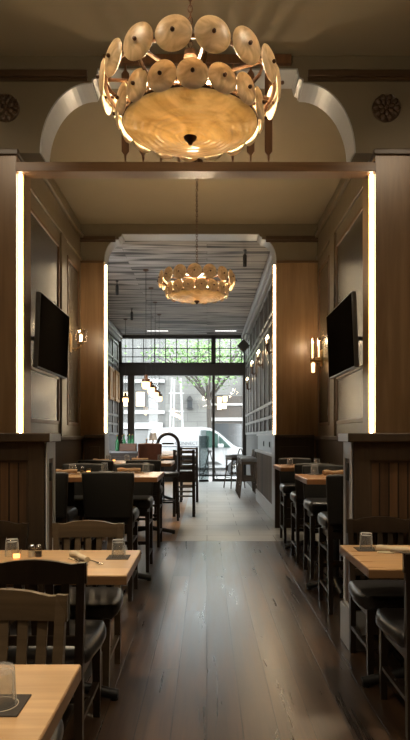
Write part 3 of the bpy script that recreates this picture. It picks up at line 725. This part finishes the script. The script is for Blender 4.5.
# ------------------------------------------------------------------ televisions
def television(sg, X, Yc, label):
    t = empty('television', (X, Yc, 2.37), 0, label, 'television', 'wall televisions')
    body = MB().box(-.025, .018, -.575, .575, -.345, .345, .006).build('bezel', M['bezel'], t)
    MB().box(.018, .021, -.562, .562, -.33, .335).build('screen', M['screen'], t)
    MB().box(-.35, -.025, -.02, .02, -.02, .02).box(-.06, -.025, -.2, .2, -.15, .15, .004).build('wall_bracket', M['blackmetal'], t)
    if sg < 0: t.rotation_euler = (0, math.radians(2.5), PI)
    else: t.rotation_euler = (0, math.radians(2.5), 0)
    return t
television(1, -1.545, 6.03, 'flat black television tilted out from the left panelled wall')
television(-1, 1.345, 6.02, 'flat black television tilted out from the right panelled wall')
# ------------------------------------------------------------------ sconces
s = empty('wall_sconce', (XL, 8.5, 2.75), 0, 'brass wall sconce with short clear glass cylinder on the left wall', 'sconce')
MB().box(0, .02, -.05, .05, -.16, .1, .006).build('backplate', M['brass'], s)
MB().tube([(.02, 0, -.1), (.07, 0, -.13), (.155, 0, -.08), (.155, 0, -.03)], .01, 8).lathe([(0, -.04), (.05, -.04), (.055, -.02), (0, -.015)], 16, Matrix.Translation((.155, 0, 0))).build('arm', M['brass'], s, 50)
MB().lathe([(.078, -.02), (.084, .16), (.080, .16), (.074, -.016)], 24, Matrix.Translation((.155, 0, 0))).build('glass_shade', M['shade_glass'], s, 50)
MB().lathe([(0, .09), (.014, .08), (.02, .05), (.012, .0), (0, -.01)], 14, Matrix.Translation((.155, 0, 0))).build('bulb', M['bulb'], s, 50)
s = empty('wall_sconce', (XR, 8.85, 2.55), 0, 'tall brass wall sconce with a glass tube and its modelled reflection on the right wall', 'sconce')
MB().box(-.02, 0, -.05, .05, -.12, .12, .006).build('backplate', M['brass'], s)
MB().box(-.1, -.02, -.03, .03, -.03, .01, .005).box(-.18, -.02, -.035, .035, -.06, -.02, .008).build('arm', M['brass'], s)
for x in (-.145, -.05):  # tube nearer the wall is added as the outer tube's mirror image
    g = MB().lathe([(.03, -.02), (.03, .30), (.027, .30), (.027, -.02)], 18, Matrix.Translation((x, 0, 0))).build('glass_tube', M['shade_glass'], s, 50)
    MB().rod((x, 0, 0), (x, 0, .25), .011).build('bulb', M['tube'], g)
MB().lathe([(.0, -.22), (.024, -.21), (.028, -.08), (0, -.06)], 16, Matrix.Translation((-.135, 0, 0))).build('lower_glass', M['pendant'], s, 50)
# candle sconces on the front right wall
def candle_sconce():
    t = empty('candle_sconce')
    MB().box(-.02, 0, -.04, .04, -.26, .12, .008).build('backplate', M['bronze'], t)
    for yy in (-.09, .09):
        a = MB().tube([(-.02, 0, -.16), (-.06, yy*.6, -.2), (-.10, yy, -.16), (-.10, yy, -.06)], .011, 8).lathe([(0, -.06), (.03, -.05), (.035, -.03), (0, -.03)], 14, Matrix.Translation((-.10, yy, 0))).build('arm', M['bronze'], t, 50)
        MB().rod((-.10, yy, -.03), (-.10, yy, .06), .013).build('candle', M['napkin'], a)
        MB().lathe([(0, .13), (.012, .11), (.022, .085), (.015, .06), (0, .055)], 12, Matrix.Translation((-.10, yy, 0))).build('bulb', M['bulb'], a, 60)
    return t
cs = candle_sconce(); ucs = []
for y, z, lab in ((10.62, 3.05, 'candle sconce nearest the far right column strip light'), (12.45, 3.05, 'middle candle sconce of three on the front right wall'), (14.2, 3.05, 'farthest of the three upper candle sconces on the front right wall'), (15.9, 2.82, 'low candle sconce on the front right wall near the window')):
    place(cs, ucs, (1.165, y, z), 0, lab, 'candle sconces', 'sconce')
# ------------------------------------------------------------------ pendants and spots
def pendant():
    t = empty('pendant_lamp')
    MB().lathe([(0, 0), (.055, 0), (.055, -.015), (.012, -.03), (0, -.03)], 20).build('canopy', M['bronze'], t, 40)
    MB().rod((0, 0, -.02), (0, 0, -1.98), .005, n=6).build('cord', M['blackmetal'], t)
    MB().lathe([(0, -1.95), (.03, -1.96), (.034, -2.03), (.075, -2.04), (.078, -2.09), (0, -2.09)], 20).build('wood_cap', M['slatwood'], t, 40)
    MB().lathe([(.07, -2.09), (.078, -2.12), (.076, -2.18), (.055, -2.215), (0, -2.225)], 20).build('glass_shade', M['pendant'], t, 50)
    return t
pd = pendant(); up_ = []
for x, y, z, lab in ((-1.14, 11.2, 0, 'pendant lamp nearest the far left column, first of the row of four'), (-1.17, 12.56, 0, 'second pendant lamp of the row of four'), (-1.20, 13.9, 0, 'third pendant lamp of the row of four'), (-1.22, 15.3, 0, 'farthest pendant lamp of the row of four'), (-2.16, 15.9, 0, 'lone pendant lamp at the left near the gilt frames')):
    place(pd, up_, (x, y, ZP), 0, lab, 'glowing pendant lamps', 'lamp')
def spot():
    t = empty('ceiling_spotlight')
    MB().rod((0, 0, 0), (0, 0, -.08), .008).lathe([(0, 0), (.03, 0), (.03, -.012), (0, -.014)], 14).build('stem', M['blackmetal'], t)
    MB().lathe([(0, -.07), (.022, -.075), (.032, -.10), (.032, -.27), (.026, -.28), (0, -.26)], 18).build('housing', M['blackmetal'], t, 40)
    return t
sp = spot(); usp = []
for x, y, lab in ((-1.8, 12.0, 'nearer black cylinder spotlight on the left of the plank ceiling'), (-1.83, 14.6, 'farther black cylinder spotlight on the left of the plank ceiling'), (.63, 10.0, 'black cylinder spotlight on the right of the plank ceiling')):
    place(sp, usp, (x, y, ZP), 0, lab, 'cylinder spotlights', 'spotlight')
for x, lab in ((-1.45, 'left glowing slot diffuser in the plank ceiling by the window'), (.55, 'right glowing slot diffuser in the plank ceiling by the window')):
    d = empty('slot_light', (x, 17.6, ZP), 0, lab, 'light', 'ceiling slot lights')
    MB().box(-.33, .33, -.07, .07, -.015, 0).build('frame', M['blackmetal'], d); MB().box(-.31, .31, -.05, .05, -.02, -.015).build('diffuser', plain('slot_diffuser', (.9, .9, .9), .5, emit=(1, .98, .95), es=1.2), d)
# angular black speaker near the window, on a bracket
k_ = empty('wall_speaker', (1.165, 16.4, 3.86), 0, 'black angular box speaker on a pale bracket by the transom window', 'speaker')
MB().prism([(-.17, 0), (0, .18), (.17, 0), (0, -.18)], 'y', -.1, .1, Matrix.Translation((-.17, 0, 0)), .008).build('cabinet', M['blackmetal'], k_)
MB().tube([(0, 0, .3), (-.1, 0, .34), (-.17, 0, .28), (-.17, 0, .15)], .018, 8).build('bracket', M['soffit'], k_, 60)
# gilt picture frames on the front left wall
for y, lab in ((16.75, 'nearer tall gilt framed picture on the front left wall'), (17.75, 'farther tall gilt framed picture on the front left wall by the window')):
    p = empty('picture_frame', (-2.685, y, 2.86), 0, lab, 'picture', 'gilt pictures')
    MB().box(0, .05, -.36, .36, -.45, -.37, .01).box(0, .05, -.36, .36, .37, .45, .01).box(0, .05, -.36, -.28, -.37, .37, .01).box(0, .05, .28, .36, -.37, .37, .01).build('frame', M['gilt'], p)
    MB().box(0, .02, -.28, .28, -.37, .37).build('picture', M['kraft'], p)
# ------------------------------------------------------------------ service cabinet with crate and bottles
c = empty('service_cabinet', (-1.93, 12.1, 0), 0, 'dark service cabinet against the front left side holding a crate of green bottles', 'cabinet')
MB().box(-.55, .55, -.25, .25, 0, 1.06, .006).build('carcass', M['dado'], c)
MB().box(-.6, .57, -.28, .27, 1.06, 1.10, .006).build('worktop', M['bezel'], c)
for s_ in (-1, 1):
    d = MB().box(-.24, .24, -.272, -.25, .1, 1.0, .006).build('door', M['dado'], c); d.location.x = s_*.27
    MB().rod((-s_*.19, -.285, .5), (-s_*.19, -.285, .66), .008).build('handle', M['brass'], d)
cr = empty('wooden_crate', (-1.58, 12.05, 1.10), 0, 'brown wooden crate standing on the service cabinet', 'crate')
MB().box(-.16, .16, -.12, .12, 0, .02).build('bottom', M['crate'], cr)
for a in ((-.16, .16, -.12, -.10), (-.16, .16, .10, .12), (-.16, -.14, -.10, .10), (.14, .16, -.10, .10)):
    MB().box(*a, .02, .15, .003).build('side_board', M['crate'], cr)
def bottle(name, m):
    t = empty(name)
    MB().lathe([(0, 0), (.034, 0), (.036, .01), (.036, .17), (.03, .20), (.014, .235), (.013, .29), (.015, .295), (.015, .305), (0, .305)], 16).build('glass_body', m, t, 40)
    MB().lathe([(0, .295), (.0165, .295), (.0165, .32), (0, .32)], 12).build('cap', M['brass'], t, 40)
    return t
bg = bottle('bottle', M['greenglass']); ubg = []
for x, y, z, lab in ((-1.80, 12.02, 1.10, 'green glass bottle standing left of the crate'), (-1.66, 12.0, 1.12, 'green bottle at the left in the wooden crate'), (-1.56, 12.08, 1.12, 'green bottle at the middle of the wooden crate'), (-1.49, 11.99, 1.12, 'green bottle at the right end of the wooden crate')):
    place(bg, ubg, (x, y, z), 0, lab, 'green bottles', 'bottle')
bc = bottle('bottle', M['clearbottle']); ubc = []
for x, y, z, lab in ((-1.72, 12.2, 1.10, 'clear glass bottle behind the left end of the crate'), (-1.62, 12.2, 1.10, 'clear glass bottle behind the middle of the crate')):
    place(bc, ubc, (x, y, z), 0, lab, 'clear bottles', 'bottle')
bv = bottle('bottle', plain('amber_bottle_glass', (.16, .06, .025), .15, noise=.1)); ubv = []
for x, y, lab in ((-1.24, 12.3, 'amber bottle on the long high table left of its companion'), (-1.12, 12.4, 'amber bottle on the long high table behind the leather stool')):
    place(bv, ubv, (x, y, 1.03), 0, lab, 'amber bottles', 'bottle')
l = empty('table_lamp', (-1.22, 13.6, 1.03), 0, 'small table lamp with a white shade on the long high table', 'lamp')
MB().lathe([(0, 0), (.06, 0), (.06, .015), (.015, .03), (.02, .10), (.012, .16), (.012, .3), (0, .3)], 16).build('base', M['bronze'], l, 40)
MB().lathe([(.10, .27), (.07, .44), (.067, .44), (.097, .27)], 20).build('shade', M['linenshade'], l, 50)
# ------------------------------------------------------------------ tableware
def tumbler():
    t = empty('tumbler')
    MB().lathe([(.0345, 0), (.0355, .004), (.031, .10), (.028, .104), (0, .104), (0, .088), (.026, .088), (.0285, .084), (.032, .004), (.0345, 0)], 24).build('glass_body', M['glass'], t, 40)
    return t
tu = tumbler(); ut = []
def coaster():
    t = MB().box(-.052, .052, -.052, .052, 0, .004, .001).build('coaster', M['coaster']); return t
co = coaster(); uco = []
def P(px, py, z):
    Y = (EYE-z)*F/(py-HY); return ((px-CX)*Y/F, Y, z)
TL = .75; TB = 1.03
def set_glass(px, py, z, where, big=1.0, coast=True):
    x, y, _ = P(px, py, z)
    if coast:
        o = place(co, uco, (x, y, z), 0, 'dark square coaster under the '+where, 'leather coasters', 'coaster')
        o.scale = (1.0+.12*big, 1.0+.12*big, 1)
        z += .004
    o = place(tu, ut, (x, y, z), 0, 'upturned clear '+where, 'upturned tumblers', 'glass'); o.scale = (1.06, 1.06, .88)
    return o
set_glass(0.5, 706, TL, 'tumbler on the nearest left table')
set_glass(118.5, 557.5, TL, 'tumbler at the aisle corner of the left candle table')
set_glass(366, 549.5, TL, 'tumbler on the right low table')
set_glass(12, 556, TL, 'tumbler at the left edge of the left candle table', coast=False)
set_glass(72.5, 472.8, TB, 'tumbler nearest the left partition on the near left bar table', coast=False)
set_glass(104.5, 471.5, TB, 'tumbler at the middle of the near left bar table')
set_glass(146, 472.0, TB, 'tumbler at the aisle end of the near left bar table')
set_glass(127, 461, TB, 'tumbler right of the votive on the far left bar table', coast=False)
set_glass(108.5, 461, TB, 'tumbler left of the votive on the far left bar table', coast=False)
set_glass(160, 460.8, TB, 'tumbler at the aisle end of the far left bar table')
set_glass(314.5, 474.5, TB, 'tumbler on the near right bar table')
set_glass(290, 465.4, TB, 'tumbler at the aisle end of the far right bar table', coast=False)
set_glass(317, 466, TB, 'tumbler at the wall end of the far right bar table', coast=False)
# a thin printed ring on each coaster of the nearest glass
MB().tube([(.037*math.cos(2*PI*k/32), .037*math.sin(2*PI*k/32), .0042) for k in range(32)], .0012, 5, True).build('printed_ring', M['ring'], uco[0])
def votive():
    t = empty('votive_candle')
    MB().lathe([(0, 0), (.03, 0), (.036, .07), (.033, .07), (.027, .006), (0, .006)], 20).build('glass_cup', M['shade_glass'], t, 40)
    MB().lathe([(0, .006), (.024, .006), (.025, .03), (0, .03)], 16).build('wax', M['candle'], t, 40)
    return t
vo = votive(); uv = []
for px, py, z, lab in ((16.5, 558.5, TL, 'glowing votive candle on the left low table by the shakers'), (88.5, 473.2, TB, 'glowing votive candle on the near left bar table'), (114, 461.3, TB, 'glowing votive candle on the far left bar table'), (328, 465.8, TB, 'glowing votive candle at the wall end of the far right bar table')):
    place(vo, uv, P(px, py, z), 0, lab, 'votive candles', 'candle').scale = (.75, .75, .75)
def shaker(m):
    t = empty('shaker')
    MB().lathe([(0, 0), (.02, 0), (.021, .006), (.019, .045), (.015, .052), (.012, .052)], 16).build('glass_jar', M['shade_glass'], t, 40)
    MB().lathe([(0, .003), (.017, .003), (.017, .03), (0, .03)], 16).build('contents', m, t, 40)
    MB().lathe([(.0165, .048), (.017, .058), (.010, .068), (0, .07)], 16).build('lid', M['chrome'], t, 50)
    return t
a = tag(shaker(M['salt']), 'glass salt shaker with steel lid on the left low table', 'shaker', 'salt and pepper shakers'); a.location = P(31.5, 557, TL)
a = tag(shaker(M['pepper']), 'glass pepper shaker with steel lid right of the salt shaker', 'shaker', 'salt and pepper shakers'); a.location = P(38.5, 557, TL)
a2 = copy_tree(a); a2['label'] = 'small shaker beside the votive on the near left bar table'; a2.location = P(82, 473, TB); a2.rotation_euler = (0, 0, 1)
def napkin_roll(m):
    t = empty('napkin_roll')
    n = 14; pts = []; rr = []
    for k in range(n+1):
        u = k/n; pts.append((-.10+.20*u, .010*math.sin(u*5), .022+.003*math.sin(u*9))); rr.append(.0125+.005*abs(math.sin(u*6+1)))
    mb = MB().tube(pts, rr, 10)
    mb.box(-.09, .0, -.025, .022, .0, .006, .002).prism([(.05, -.03), (.12, -.055), (.13, -.02), (.08, .01)], 'z', 0, .008)
    mb.build('napkin', m, t, 50)
    MB().tube([(.0, .016, .012), (.09, .035, .008), (.12, .04, .006)], .003, 6).box(.11, .16, .033, .05, .003, .006).build('fork', M['cutlery'], t)
    MB().tube([(-.02, -.02, .010), (.08, -.03, .006), (.15, -.038, .005)], .0035, 6).build('knife', M['cutlery'], t)
    return t
nk = napkin_roll(M['napkin']); un = []
nk2 = napkin_roll(M['kraft']); un2 = []
for px, py, z, rz, lab in ((80, 561, TL, -.9, 'cream napkin with cutlery on the left low table'), (394, 553, TL, -.25, 'cream napkin with cutlery on the right low table')):
    place(nk, un, P(px, py, z), rz, lab, 'rolled napkins', 'napkin')
for px, py, z, rz, lab in ((129, 473, TB, .1, 'tan napkin roll on the near left bar table by the aisle'), (65, 474.5, TB, .2, 'tan napkin roll on the near left bar table behind the partition end'), (140, 461.5, TB, .15, 'tan napkin roll at the middle of the far left bar table'), (101, 462.5, TB, -.1, 'tan napkin roll at the wall end of the far left bar table'), (335, 475.5, TB, .2, 'tan napkin roll on the near right bar table behind the partition end')):
    o = place(nk2, un2, P(px, py, z), rz, lab, 'rolled napkins', 'napkin'); o.scale = (1.15, 1.15, 1.3)
plate = MB().lathe([(0, 0), (.07, 0), (.11, .012), (.112, .016), (.07, .006), (0, .006)], 28).build('plate', M['linenshade'], None, 50)
tag(plate, 'white plate at the aisle end of the long high table', 'plate'); plate.location = (-.80, 11.5, TB)

# ------------------------------------------------------------------ the street
struct('sidewalk', MB().box(-14, 14, WW+.1, 21.1, -.12, -.02), M['sidewalk'])
struct('roadway', MB().box(-25, 25, 21.1, 25.0, -.2, -.10), M['road'])
struct('sidewalk', MB().box(-25, 25, 25.0, 28.2, -.12, -.02), M['sidewalk'])
# van
def P2(px, py, Y): return ((px-CX)*Y/F, EYE+(HY-py)*Y/F)
VY = 21.6
v = empty('delivery_van', (0, VY, -.10), 0, 'white delivery van parked outside the street window', 'van')
side = [(-2.05, .28), (-2.05, 1.45), (-1.98, 1.72), (-1.80, 1.80), (-.2, 1.83), (.12, 1.79), (.42, 1.63), (.95, 1.18), (1.15, 1.08), (1.65, .98), (1.85, .82), (1.88, .35), (1.80, .26), (1.42, .26)]
for k in range(9):
    a = PI*k/8; side.append((1.06+.36*math.cos(a), .30+.36*math.sin(a)))
side += [(.7, .26), (-1.02, .26)]
for k in range(9):
    a = PI*k/8; side.append((-1.38+.36*math.cos(a), .30+.36*math.sin(a)))
side += [(-1.74, .28)]
mb = MB()
t = bmesh.new(); A = [t.verts.new((x, 0, z)) for x, z in side]; B = [t.verts.new((x, 1.75, z)) for x, z in side]
fa = t.faces.new(A); fb = t.faces.new(B[::-1])
for i in range(len(side)): t.faces.new((A[i], A[(i+1) % len(side)], B[(i+1) % len(side)], B[i]))
bmesh.ops.triangulate(t, faces=[fa, fb]); bmesh.ops.recalc_face_normals(t, faces=t.faces)
for vv in t.verts:
    if vv.co.z > 1.0:
        k = .16*(vv.co.z-1.0)/.8
        vv.co.y += k if vv.co.y < .5 else -k
mb._merge(t); mb.build('body', M['white'], v)
yy = lambda z: .16*max(0, (z-1.0)/.8)-.012
def side_panel(name, poly, m, off=0, par=None):
    mb = MB(); mb.quad([(x, yy(z)+off, z) for x, z in poly]); return mb.build(name, m, par or v)
side_panel('side_window', [(-.02, 1.08), (.40, 1.08), (.40, 1.56), (.10, 1.70), (-.02, 1.70)], M['vanglass'])
side_panel('side_window', [(.44, 1.08), (.86, 1.08), (.44, 1.52)], M['vanglass'])
side_panel('dark_pillar', [(-.22, 1.05), (-.02, 1.05), (-.02, 1.72), (-.22, 1.72)], M['doorglass'])
side_panel('door_seam', [(-.25, .30), (-.24, .30), (-.24, 1.7), (-.25, 1.7)], M['blackmetal'], -.004)
side_panel('door_seam', [(.68, .34), (.69, .66), (.69, 1.08), (.68, 1.08)], M['blackmetal'], -.004)
side_panel('rail_groove', [(-1.9, 1.10), (-.3, 1.10), (-.3, 1.13), (-1.9, 1.13)], M['vantext'], -.003)
side_panel('sill', [(-1.0, .26), (.68, .26), (.68, .36), (-1.0, .36)], M['rubber'], -.004)
side_panel('fender_trim', [(.0, .47), (.55, .47), (.35, .58), (.0, .58)], M['bezel'], -.004)
MB().box(-.03, .17, -.2, -.04, 1.08, 1.22, .03).build('wing_mirror', M['white'], v, 50).location = (.42, .0, 0)
ws = MB().quad([(.46, .25, 1.62), (.98, .12, 1.19), (.98, 1.63, 1.19), (.46, 1.5, 1.62)]); o = ws.build('windscreen', M['vanglass'], v); o.location = (.012, 0, .012)
MB().box(1.70, 1.89, -.01, .2, .70, .86, .03).build('headlight', M['chrome'], v, 50)
MB().box(1.78, 1.92, .0, 1.75, .26, .46, .04).build('bumper', M['rubber'], v, 50)
for x in (1.06, -1.38):
    for y0, y1 in ((.0, .2), (1.55, 1.75)):
        w = MB().lathe([(.20, 0), (.30, 0), (.32, .03), (.32, .17), (.30, .2), (.20, .2)], 28, Matrix.Translation((x, y0+.005, .32)) @ Matrix.Rotation(-PI/2, 4, 'X')).build('wheel', M['rubber'], v, 40)
        mb = MB().lathe([(0, .03), (.06, .02), (.2, .05), (.21, .1), (0, .1)], 20, Matrix.Translation((x, y0+.005 if y0 < 1 else y0+.195, .32)) @ Matrix.Rotation(-PI/2 if y0 < 1 else PI/2, 4, 'X'))
        mb.build('hub', M['chrome'], w, 40)
tx = bpy.data.curves.new('CONNECT', 'FONT'); tx.body = 'CONNECT'; tx.size = .17; tx.extrude = .002
to = bpy.data.objects.new('lettering', tx); COL.objects.link(to); to.parent = v; to.rotation_euler = (math.radians(90), 0, 0); to.location = (-1.15, -.012+.16*.22, 1.18); to.data.materials.append(M['vantext'])
bpy.context.view_layer.update()
me = bpy.data.meshes.new_from_object(to.evaluated_get(bpy.context.evaluated_depsgraph_get()))
tm = bpy.data.objects.new('lettering', me); COL.objects.link(tm); tm.parent = v; tm.rotation_euler = to.rotation_euler; tm.location = to.location
bpy.data.objects.remove(to); tm.name = 'lettering'
# A-frame sign on the pavement
a = empty('pavement_sign', (.08, 19.3, -.02), 0, 'thin folding A-frame stand on the pavement outside the glass door', 'sign')
for s_ in (-1, 1):
    MB().bar((0, s_*.02, .95), (s_*.26, s_*.12, 0), .03, .03).build('leg', M['bezel'], a)
MB().box(-.07, .07, -.03, .03, .90, .96, .006).build('hinge_bar', M['bezel'], a)
MB().bar((-.13, 0, .45), (.13, 0, .45), .02, .02).build('brace', M['bezel'], a)
# trees
def tree(x, y, h, seed, label):
    rnd = random.Random(seed); t = empty('street_tree', (x, y, -.02), 0, label, 'tree', 'street trees')
    mb = MB(); tips = []
    mb.tube([(0, 0, 0), (.03, 0, h*.25), (-.02, .02, h*.5)], [.12, .10, .09], 10)
    for k in range(8):
        a = 2*PI*k/8+rnd.uniform(-.3, .3); L_ = rnd.uniform(1.6, 2.7)
        p0 = Vector((-.02, .02, h*.46)); d = Vector((math.cos(a)*.75, math.sin(a)*.5, rnd.uniform(.7, 1.3))).normalized()
        p1 = p0+d*L_*.5; p2 = p0+d*L_+Vector((math.cos(a)*.35, 0, .1)); mb.tube([p0, p1, p2], [.075, .05, .022], 6); tips += [p1, (p1+p2)/2, p2]
        for j in range(3):
            q = p1.lerp(p2, rnd.random()); e = q+Vector((rnd.uniform(-.8, .8), rnd.uniform(-.5, .5), rnd.uniform(.1, .8))); mb.tube([q, e], [.025, .008], 5); tips += [e, e]
    mb.build('trunk', M['bark'], t, 60)
    lf = MB()
    for q in tips:
        for j in range(22):
            c_ = Vector(q)+Vector((rnd.gauss(0, .42), rnd.gauss(0, .4), rnd.gauss(.05, .22)))
            s_ = rnd.uniform(.05, .10); u = Vector((rnd.uniform(-1, 1), rnd.uniform(-1, 1), rnd.uniform(-.6, .6))).normalized(); w = u.cross(Vector((rnd.uniform(-1, 1), rnd.uniform(-1, 1), rnd.uniform(-1, 1)))).normalized()
            lf.quad([c_-u*s_, c_+w*s_*.5, c_+u*s_, c_-w*s_*.5])
    lf.build('foliage', M['leaf'], t)
tree(.08, 25.7, 6.4, 3, 'bare-trunked street tree behind the van')
tree(-6.0, 25.6, 6.4, 11, 'leafy street tree at the left across the street')
# buildings opposite
FY = 28.2
def facade(name, x0, x1, m, h, label):
    b = empty(name, ((x0+x1)/2, FY, -.02), 0, label, 'building'); w = (x1-x0)/2
    MB().box(-w, w, 0, 2.0, 0, h).build('wall', m, b); return b
b = facade('stone_building', -1.95, .12, M['stone'], 6.2, 'pale stone block facade behind the van with a black wall lantern')
MB().box(-1.02, 1.02, -.06, 0, 1.55, 1.75, .01).build('string_course', M['whitepaint'], b)
MB().box(-1.02, 1.02, -.04, 0, 0, .5, .01).build('plinth', M['greystone'], b)
b = facade('grey_building', -9.0, -1.95, M['greystone'], 6.2, 'grey clad building at the left across the street with small lit windows')
MB().box(-3.5, 3.5, -.12, 0, 2.45, 2.62, .01).build('white_band', M['whitepaint'], b)
MB().box(-3.5, 3.5, -.3, 0, 3.9, 4.05, .01).build('cornice', M['whitepaint'], b)
for x in (1.10, 1.75, 2.35, .3):
    f = MB().box(x-.26, x+.26, -.05, .0, 2.75, 3.55, .01).build('window', M['frame'], b); MB().box(x-.2, x+.2, -.06, -.05, 2.82, 3.48).build('pane', M['litwindow'] if x in (1.75, 2.35) else M['shopglass'], f)
MB().box(1.2, 3.3, -.10, 0, 0.2, 1.7, .01).build('garage_door', M['bezel'], b)
aw = MB().prism([(-.5, 1.75), (0, 2.05), (0, 1.75)], 'x', .9, 3.4).build('awning', M['soffit'], b)
b = facade('dark_shopfront', .12, 1.75, M['darkshop'], 3.3, 'dark timber shopfront with an arched top beside the stone building')
MB().box(-.7, .7, -.05, 0, .8, 2.0, .01).build('display_window', M['shopglass'], b)
MB().box(-.78, .78, -.12, 0, 2.12, 2.28, .01).build('sill_band', M['whitepaint'], b)
MB().box(-.78, .78, -.08, 0, 2.85, 2.95, .01).build('upper_band', M['soffit'], b)
for x in (-.8, .74): MB().box(x, x+.06, -.08, 0, 0, 3.3).build('pilaster', M['soffit'], b)
b = facade('pale_building', 1.75, 9.0, M['stone'], 6.2, 'pale building at the far right across the street')
MB().box(-3.4, -2.2, -.05, 0, .3, 2.6, .01).build('shop_window', M['shopglass'], b)
struct('backdrop_wall', MB().box(-.0, 1.9, FY+.3, FY+2, 3.28, 6.2), M['stone'])
ln = empty('wall_lantern', (-.80, FY, 2.95), 0, 'black lantern mounted on the pale stone facade', 'lantern')
MB().box(-.12, .12, -.30, -.06, -.25, .10, .01).build('glass_body', M['shopglass'], ln)
MB().prism([(-.17, .1), (.17, .1), (.04, .32), (-.04, .32)], 'y', -.33, -.03).build('roof', M['blackmetal'], ln)
MB().box(-.15, .15, -.32, -.04, -.30, -.25, .005).box(-.02, .02, -.1, 0, -.3, -.2).build('base', M['blackmetal'], ln)
ln = empty('hanging_lantern', (.70, FY-.5, 2.95), 0, 'lit square lantern cluster hanging before the dark shopfront', 'lantern')
for x, z in ((-.13, .12), (.13, .16), (-.13, -.2), (.1, -.16)): MB().box(x-.1, x+.1, -.1, .1, z-.13, z+.13, .01).build('lit_panel', M['litwindow'], ln)
MB().box(-.25, .25, -.03, .40, .30, .34, .004).build('bracket', M['blackmetal'], ln)
# white scaffold tower left of centre
sc = empty('scaffold_tower', (-1.36, 26.9, -.02), 0, 'white pole scaffold tower across the street left of the stone facade', 'scaffold')
for x, y in ((-.35, -.2), (.35, -.2), (-.2, .3), (.3, .3)): MB().rod((x, y, 0), (x*.55, y, 4.0), .045).build('pole', M['whitepaint'], sc)
for z in (.9, 1.7, 2.5, 3.3):
    MB().box(-.34, .34, -.23, -.17, z, z+.05).build('rung', M['whitepaint'], sc)

# ------------------------------------------------------------------ lights
def lamp(kind, name, loc, energy, color, size=.1, rot=None, **kw):
    d = bpy.data.lights.new(name, kind); d.energy = energy; d.color = color
    if kind in ('POINT', 'SPOT'): d.shadow_soft_size = size
    if kind == 'AREA': d.size = size
    for k, val in kw.items(): setattr(d, k, val)
    o = bpy.data.objects.new(name, d); COL.objects.link(o); o.location = loc
    if rot: o.rotation_euler = rot
    return o
W = (1, .74, .45)
lamp('POINT', 'chandelier_light', (-.085, 3.05, 3.16), 85, (1, .84, .60), .12)
lamp('POINT', 'chandelier_light', (-.12, 7.1, 3.24), 80, (1, .78, .50), .12)
for x, y in ((-1.14, 11.2), (-1.17, 12.56), (-1.2, 13.9), (-1.22, 15.3), (-2.16, 15.9)): lamp('POINT', 'pendant_light', (x, y, 2.2), 4, W, .08)
lamp('POINT', 'sconce_light', (XL+.2, 8.5, 2.95), 7, W, .05)
lamp('POINT', 'sconce_light', (XR-.16, 8.80, 2.8), 8, W, .05)
for y in (10.62, 12.45, 14.2): lamp('POINT', 'sconce_light', (1.0, y, 3.15), 4, W, .05)
def down(x, y, z, e, ang=60, blend=.6, col=(1, .80, .55)):
    lamp('SPOT', 'ceiling_downlight', (x, y, z), e*2.2, col, .06, spot_size=math.radians(ang), spot_blend=blend)
down(-.75, 1.3, 4.6, 130, 36); down(-.85, 3.1, 4.6, 150, 36); down(1.3, 3.2, 4.6, 120, 36)
down(-1.0, 5.9, 4.6, 130, 40); down(1.15, 5.5, 4.6, 110, 34); down(1.2, 7.5, 4.6, 90, 40); down(-1.0, 8.4, 4.6, 110, 40)
down(-.9, 10.8, 4.4, 120, 50); down(-.9, 13.5, 4.4, 90, 50)
def wide(x, y, z, e, rot=(0, 0, 0), ang=140, col=(1, .80, .56)):  # unseen spots added as room fill and column wash, no fixtures
    lamp('SPOT', 'added_fill_spot', (x, y, z), e, col, .12, rot, spot_size=math.radians(ang), spot_blend=.8)
for x, y in ((-1.5, 2.0), (1.5, 2.0), (-1.2, -.8), (1.2, -.8)): wide(x, y, 4.55, 105 if y > 0 else 50)
for x in (-2.05, 1.95): wide(x, 3.6, 4.5, 30, (math.radians(42), 0, 0), 80)
for x in (-1.76, 1.42): wide(x, 8.5, 4.5, 14, (math.radians(20), 0, 0), 60)
world = bpy.data.worlds.new('sky'); S.world = world; world.use_nodes = True
bg_ = world.node_tree.nodes['Background']; bg_.inputs['Color'].default_value = (.94, .97, 1, 1); bg_.inputs['Strength'].default_value = 7.5
po = lamp('AREA', 'window_portal', ((XWL+XWR)/2, WW+.16, 2.2), 1, (1, 1, 1), 4.0, (PI/2, 0, 0), shape='RECTANGLE', size_y=4.4)
po.data.cycles.is_portal = True; po.rotation_euler = (-PI/2, 0, 0)
# ------------------------------------------------------------------ camera
cd = bpy.data.cameras.new('camera'); cam = bpy.data.objects.new('camera', cd); COL.objects.link(cam); S.camera = cam
cam.location = (0, 0, EYE); cam.rotation_euler = (PI/2, 0, 0)
cd.sensor_fit = 'VERTICAL'; cd.sensor_height = 36; cd.lens = F/740*36; cd.clip_start = .05; cd.clip_end = 200
cd.shift_x = (205-CX)/740; cd.shift_y = (HY-370)/740
S.view_settings.view_transform = 'Standard'; S.view_settings.look = 'None'; S.view_settings.exposure = 0.6
cy = S.cycles; cy.max_bounces = 10; cy.diffuse_bounces = 5; cy.glossy_bounces = 4; cy.transmission_bounces = 6; cy.transparent_max_bounces = 12
cy.sample_clamp_indirect = 6; cy.caustics_reflective = False; cy.caustics_refractive = False; cy.use_denoising = True
